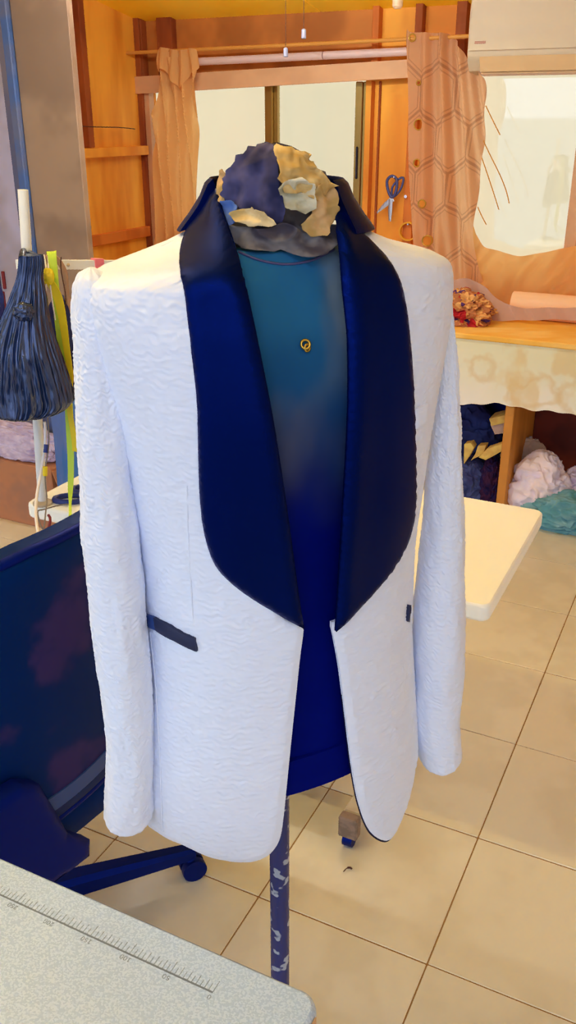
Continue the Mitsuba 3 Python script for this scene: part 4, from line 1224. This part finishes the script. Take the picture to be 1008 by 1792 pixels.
lining_ = curtain('swept_curtain__hem', [(780, 500), (815, 488), (848, 500), (868, 520), (895, 534), (940, 539), (1040, 541), (1040, 560), (940, 560), (870, 560), (820, 556), (790, 540)], WB - .30, lambda a, z: .012 * np.sin(a * 40 + z * 30) + .015 * np.sin(a * 13), 'curtain_mauve', .010)

# ================================================================== AIR CONDITIONER
ac = thing('air_conditioner', 'cream wall air conditioner above the right window', 'air conditioner')
ACB = WB - .20
qa = on_b(821, 60, ACB)[0]
qz = on_b(900, 128, ACB)[1]
def ac_prof(inset=0.0):
    # (b, z) outline of the casing
    z0, z1 = qz, qz + .295
    return [(WB, z1), (WB - .16, z1), (WB - .195, z1 - .02), (WB - .205, z1 - .08), (WB - .205, z0 + .075), (WB - .195, z0 + .045), (WB - .165, z0 + .012), (WB - .12, z0), (WB, z0 - .0)]
def ext_room(prof, a0, a1):
    n = len(prof)
    R = [[rw(a, b, z) for b, z in prof] for a in (a0, a1)]
    return loft(R)
add('air_conditioner__casing', ext_room(ac_prof(), qa, qa + .86), 'ac_shell', smooth=25)
zf = on_b(850, 72, ACB)[1]
add('air_conditioner__front_cover', box(qa + .004, qa + .856, WB - .212, WB - .203, qz + .082, qz + .285, .003), 'ac_shell')
add('air_conditioner__louvre', hull([rw(a, b, z) for a in (qa + .05, qa + .80) for b, z in ((WB - .204, qz + .062), (WB - .196, qz + .060), (WB - .170, qz + .010), (WB - .176, qz + .008))]), 'ac_light')
add('air_conditioner__louvre', hull([rw(a, b, z) for a in (qa + .05, qa + .80) for b, z in ((WB - .160, qz + .008), (WB - .158, qz + .001), (WB - .115, qz - .006), (WB - .117, qz - .001))]), 'ac_light')
lg = on_b(832, 75, ACB)
add('air_conditioner__badge', box(lg[0], lg[0] + .045, WB - .2135, WB - .2115, lg[1] - .005, lg[1] + .005, .0008), 'ac_mark')

# ================================================================== SMALL THINGS ON THE WALL
ws = thing('wall_scissors', 'blue handled scissors hanging on the orange wall between the windows', 'scissors')
def wallP(px, py, d=.02):
    return at_b(px, py, WB - d)
def wall_prism(pix, d, t):
    P = np.array([on_b(x, y, WB - d) for x, y in pix])
    return patch(Polygon(P).buffer(0), fmap_b(WB - d), .006, t, lambda r, dd: .001 * np.minimum(dd / .002, 1))
add('wall_scissors__blade', wall_prism([(686, 343), (690, 352), (676, 362), (660, 374), (659, 371), (672, 355)], .045, .003), 'steel')
add('wall_scissors__blade', wall_prism([(681, 346), (687, 347), (686, 370), (684, 388), (680, 386), (679, 368)], .05, .003), 'steel')
def wall_loop(pix, d, r):
    P = smooth_poly([on_b(x, y, WB - d) for x, y in pix], True, 6)
    return tube(np.array([rw(a, WB - d, z) for a, z in np.vstack([P, P[:1]])]), r, 10)
add('wall_scissors__handle', wall_loop([(684, 344), (678, 328), (678, 315), (686, 308), (694, 314), (694, 330), (690, 342)], .05, .0065), 'scissor_blue', smooth=60)
add('wall_scissors__handle', wall_loop([(687, 345), (686, 330), (692, 320), (700, 312), (706, 312), (704, 324), (698, 336)], .042, .005), 'scissor_blue', smooth=60)
add('wall_scissors__nail', tube([wallP(689, 310, .09), wallP(689, 310, .0)], .003, 8), 'steel')
nl = thing('wall_nail', 'shiny nail head in the wall beside the scissors', 'nail')
add('wall_nail', tube([wallP(709.5, 344, .05), wallP(709.5, 344, .042), wallP(709.5, 344, .0)], [.007, .007, .003], 12), 'steel', smooth=40)
tr_ = on_b(714, 405, WB - .05)
tp = thing('tape_roll', 'yellow tape ring hanging on the wall below the scissors', 'tape roll')
R = []
ring_c = (tr_[0], tr_[1])
thh = np.linspace(0, 2 * np.pi, 40, endpoint=False)
prof4 = [(.036, .038), (.043, .038), (.043, .056), (.036, .056)]
V = np.array([[rw(ring_c[0] + r_ * math.cos(t), WB - d_, ring_c[1] + r_ * math.sin(t)) for r_, d_ in prof4] for t in thh])
idx = np.arange(160).reshape(40, 4)
a_, b_, c_, d_ = idx, np.roll(idx, -1, 0), np.roll(np.roll(idx, -1, 0), -1, 1), np.roll(idx, -1, 1)
mm = trimesh.Trimesh(V.reshape(-1, 3), np.vstack([np.stack([a_, b_, c_], -1).reshape(-1, 3), np.stack([a_, c_, d_], -1).reshape(-1, 3)]), process=False)
if mm.volume < 0: mm.invert()
add('tape_roll__ring', mm, 'roll_yellow', smooth=35)
add('tape_roll__peg', tube([rw(ring_c[0], WB - .06, ring_c[1] + .032), rw(ring_c[0], WB, ring_c[1] + .032)], .004, 8), 'steel')
# two small weights on strings from the ceiling
for (x, y0, y1, lb) in ((531.5, 50, 68, 'small silver clip on a string, higher and right of the pair'), (500, 83, 100, 'small silver clip on a string, lower and left of the pair')):
    bq = 3.3
    p, q = at_b(x, y0, bq), at_b(x, y1, bq)
    hc = thing('hanging_clip', lb, 'clip', 'clips hanging from the ceiling')
    rr = .0095
    add(f'{hc}__body', tube(np.array([q, q + [0, 0, .002], p - [0, 0, .004], p]), [rr * .7, rr, rr * .9, rr * .4], 14), 'clip_silver', smooth=40)
    add(f'{hc}__string', tube([p, [p[0], p[1], ceil_z(bq) + .001]], .0012, 6), 'thread_dark')
lq = at_b(696, 6, 3.7)
lh_ = thing('lamp_holder', 'small white lamp holder on the ceiling above the window', 'lamp holder')
zc1 = ceil_z(3.7)
add('lamp_holder', lathe([(0, lq[2] - .018), (.012, lq[2] - .018), (.02, lq[2] - .010), (.021, lq[2] + .012), (.026, zc1 + .002), (0, zc1 + .002)], 24, (lq[0], lq[1], 0)), 'lamp_holder', smooth=40)
# broken string along the left wall
add('wall_string', tube(spline([rw(WL + .055, on_a(x, y, WL + .055)[0], on_a(x, y, WL + .055)[1]) for x, y in ((137, 220), (165, 222), (205, 223), (236, 226))], 20), .0022, 6), 'thread_dark', label='dark string stretched along the left orange wall', cat='string')

# ================================================================== BEHIND THE STAND, FAR LEFT
def bx_(px0, px1, py_top, py_bot, b, depth, m, key):
    p, q = on_b(px0, py_bot, b), on_b(px1, py_top, b)
    return add(key, box(p[0], q[0], b, b + depth, max(p[1], 0), q[1], .004), m)
cbx = thing('cardboard_box', 'brown cardboard box on the floor under the white sack at the left edge', 'box')
p, q = on_b(-60, 905, 2.63), on_b(88, 822, 2.63)
add('cardboard_box__body', box(p[0], q[0], 2.63, 2.775, 0, q[1], .004), 'cardboard')
add('cardboard_box__flap', hull([rw(q[0] + da, bb_, z) for da, bb_, z in ((0, 2.635, q[1] - .01), (.006, 2.635, q[1] - .01), (0, 2.77, q[1] - .01), (.006, 2.77, q[1] - .01), (.06, 2.635, q[1] - .16), (.066, 2.635, q[1] - .16), (.06, 2.77, q[1] - .16), (.066, 2.77, q[1] - .16))]), 'cardboard')
ctr = rw((p[0] + q[0]) / 2 + .03, 2.70, q[1] + .062)
hp = heap((0, 0, 0), (.22, .066, .085), 61, .3, 4.5, 5, -.06)
add('white_sack', trimesh.Trimesh(hp.vertices @ RM.T + ctr, hp.faces, process=False), 'sack_film', smooth=70, label='white plastic sack on top of the cardboard box', cat='sack')
# blue drum of cloth behind and blue cloth hung by the table
def hang(name, pix, b, m, label, cat, amp=.012, fr=50):
    P = np.array([on_b(x, y, b) for x, y in pix])
    return add(name, patch(Polygon(P), fmap_b(b), .015, .006, lambda r, d: amp * np.sin(r[:, 0] * fr + 2 * np.sin(r[:, 1] * 6))), m, smooth=50, label=label, cat=cat)
hang('blue_cloth', [(86, 690), (136, 690), (137, 905), (110, 905), (97, 850)], 2.60, 'blue_cloth', 'blue cloth hanging beside the lime tape below the shoulder bag', 'cloth')
hang('blue_curtain', [(-40, 690), (38, 690), (42, 780), (40, 800), (-40, 800)], 2.79, 'blue_cloth', 'bright blue cloth hanging behind the white sack', 'cloth', .006, 30)
hang('navy_garment', [(-45, 480), (0, 490), (8, 515), (13, 560), (10, 640), (0, 700), (-45, 700)], 2.2, 'navy_cloth', 'dark navy garment hanging at the left picture edge', 'garment')

sp = on_z(607, 1523, .002)
add('thread_scrap', tube(spline([sp + [-.008, -.004, 0], sp + [0, .002, .004], sp + [.008, .006, .002], sp + [.012, .004, 0]], 16), [.0012] * 8 + [.0022] * 8, 6), 'thread_dark', smooth=60, label='tiny dark thread scrap on the floor tile in front of the table caster', cat='scrap')
# ================================================================== UNSEEN TUBE LAMPS (cool and rear ones added as fill light)
def batten(a, b, length, col, name_label):
    z = ceil_z(b) - .16
    k = thing('unseen_lamp', name_label, 'ceiling lamp', 'unseen tube lamps under the ceiling')
    add(f'{k}__housing', box(a - length / 2, a + length / 2, b - .03, b + .03, z + .03, z + .075, .004), 'fixture_white')
    for s in (-1, 1):
        add(f'{k}__end_cap', box(a + s * (length / 2 - .012), a + s * (length / 2), b - .02, b + .02, z - .018, z + .03, .003), 'fixture_white')
        add(f'{k}__hanger', tube([rw(a + s * length * .3, b, z + .075), rw(a + s * length * .3, b, ceil_z(b) + .001)], .004, 8), 'fixture_white')
    add(f'{k}__tube', tube([rw(a + s * (length / 2 - .013), b, z) for s in (-1, -.3, .3, 1)], .016, 16), 'fixture_white', smooth=40, emitter={'type': 'area', 'radiance': rgb(list(col))})
batten(-1.2, .70, 1.2, TUBE_WARM, 'unseen warm tube lamp placed for the shoulder highlights, left of the dress form')
batten(-1.6, 2.75, 1.2, FILL_REAR, 'unseen tube lamp added to brighten the back of the room near the windows')
batten(.30, -.75, 1.2, FILL_COOL, 'unseen cool tube lamp added as front fill near the open shop front')
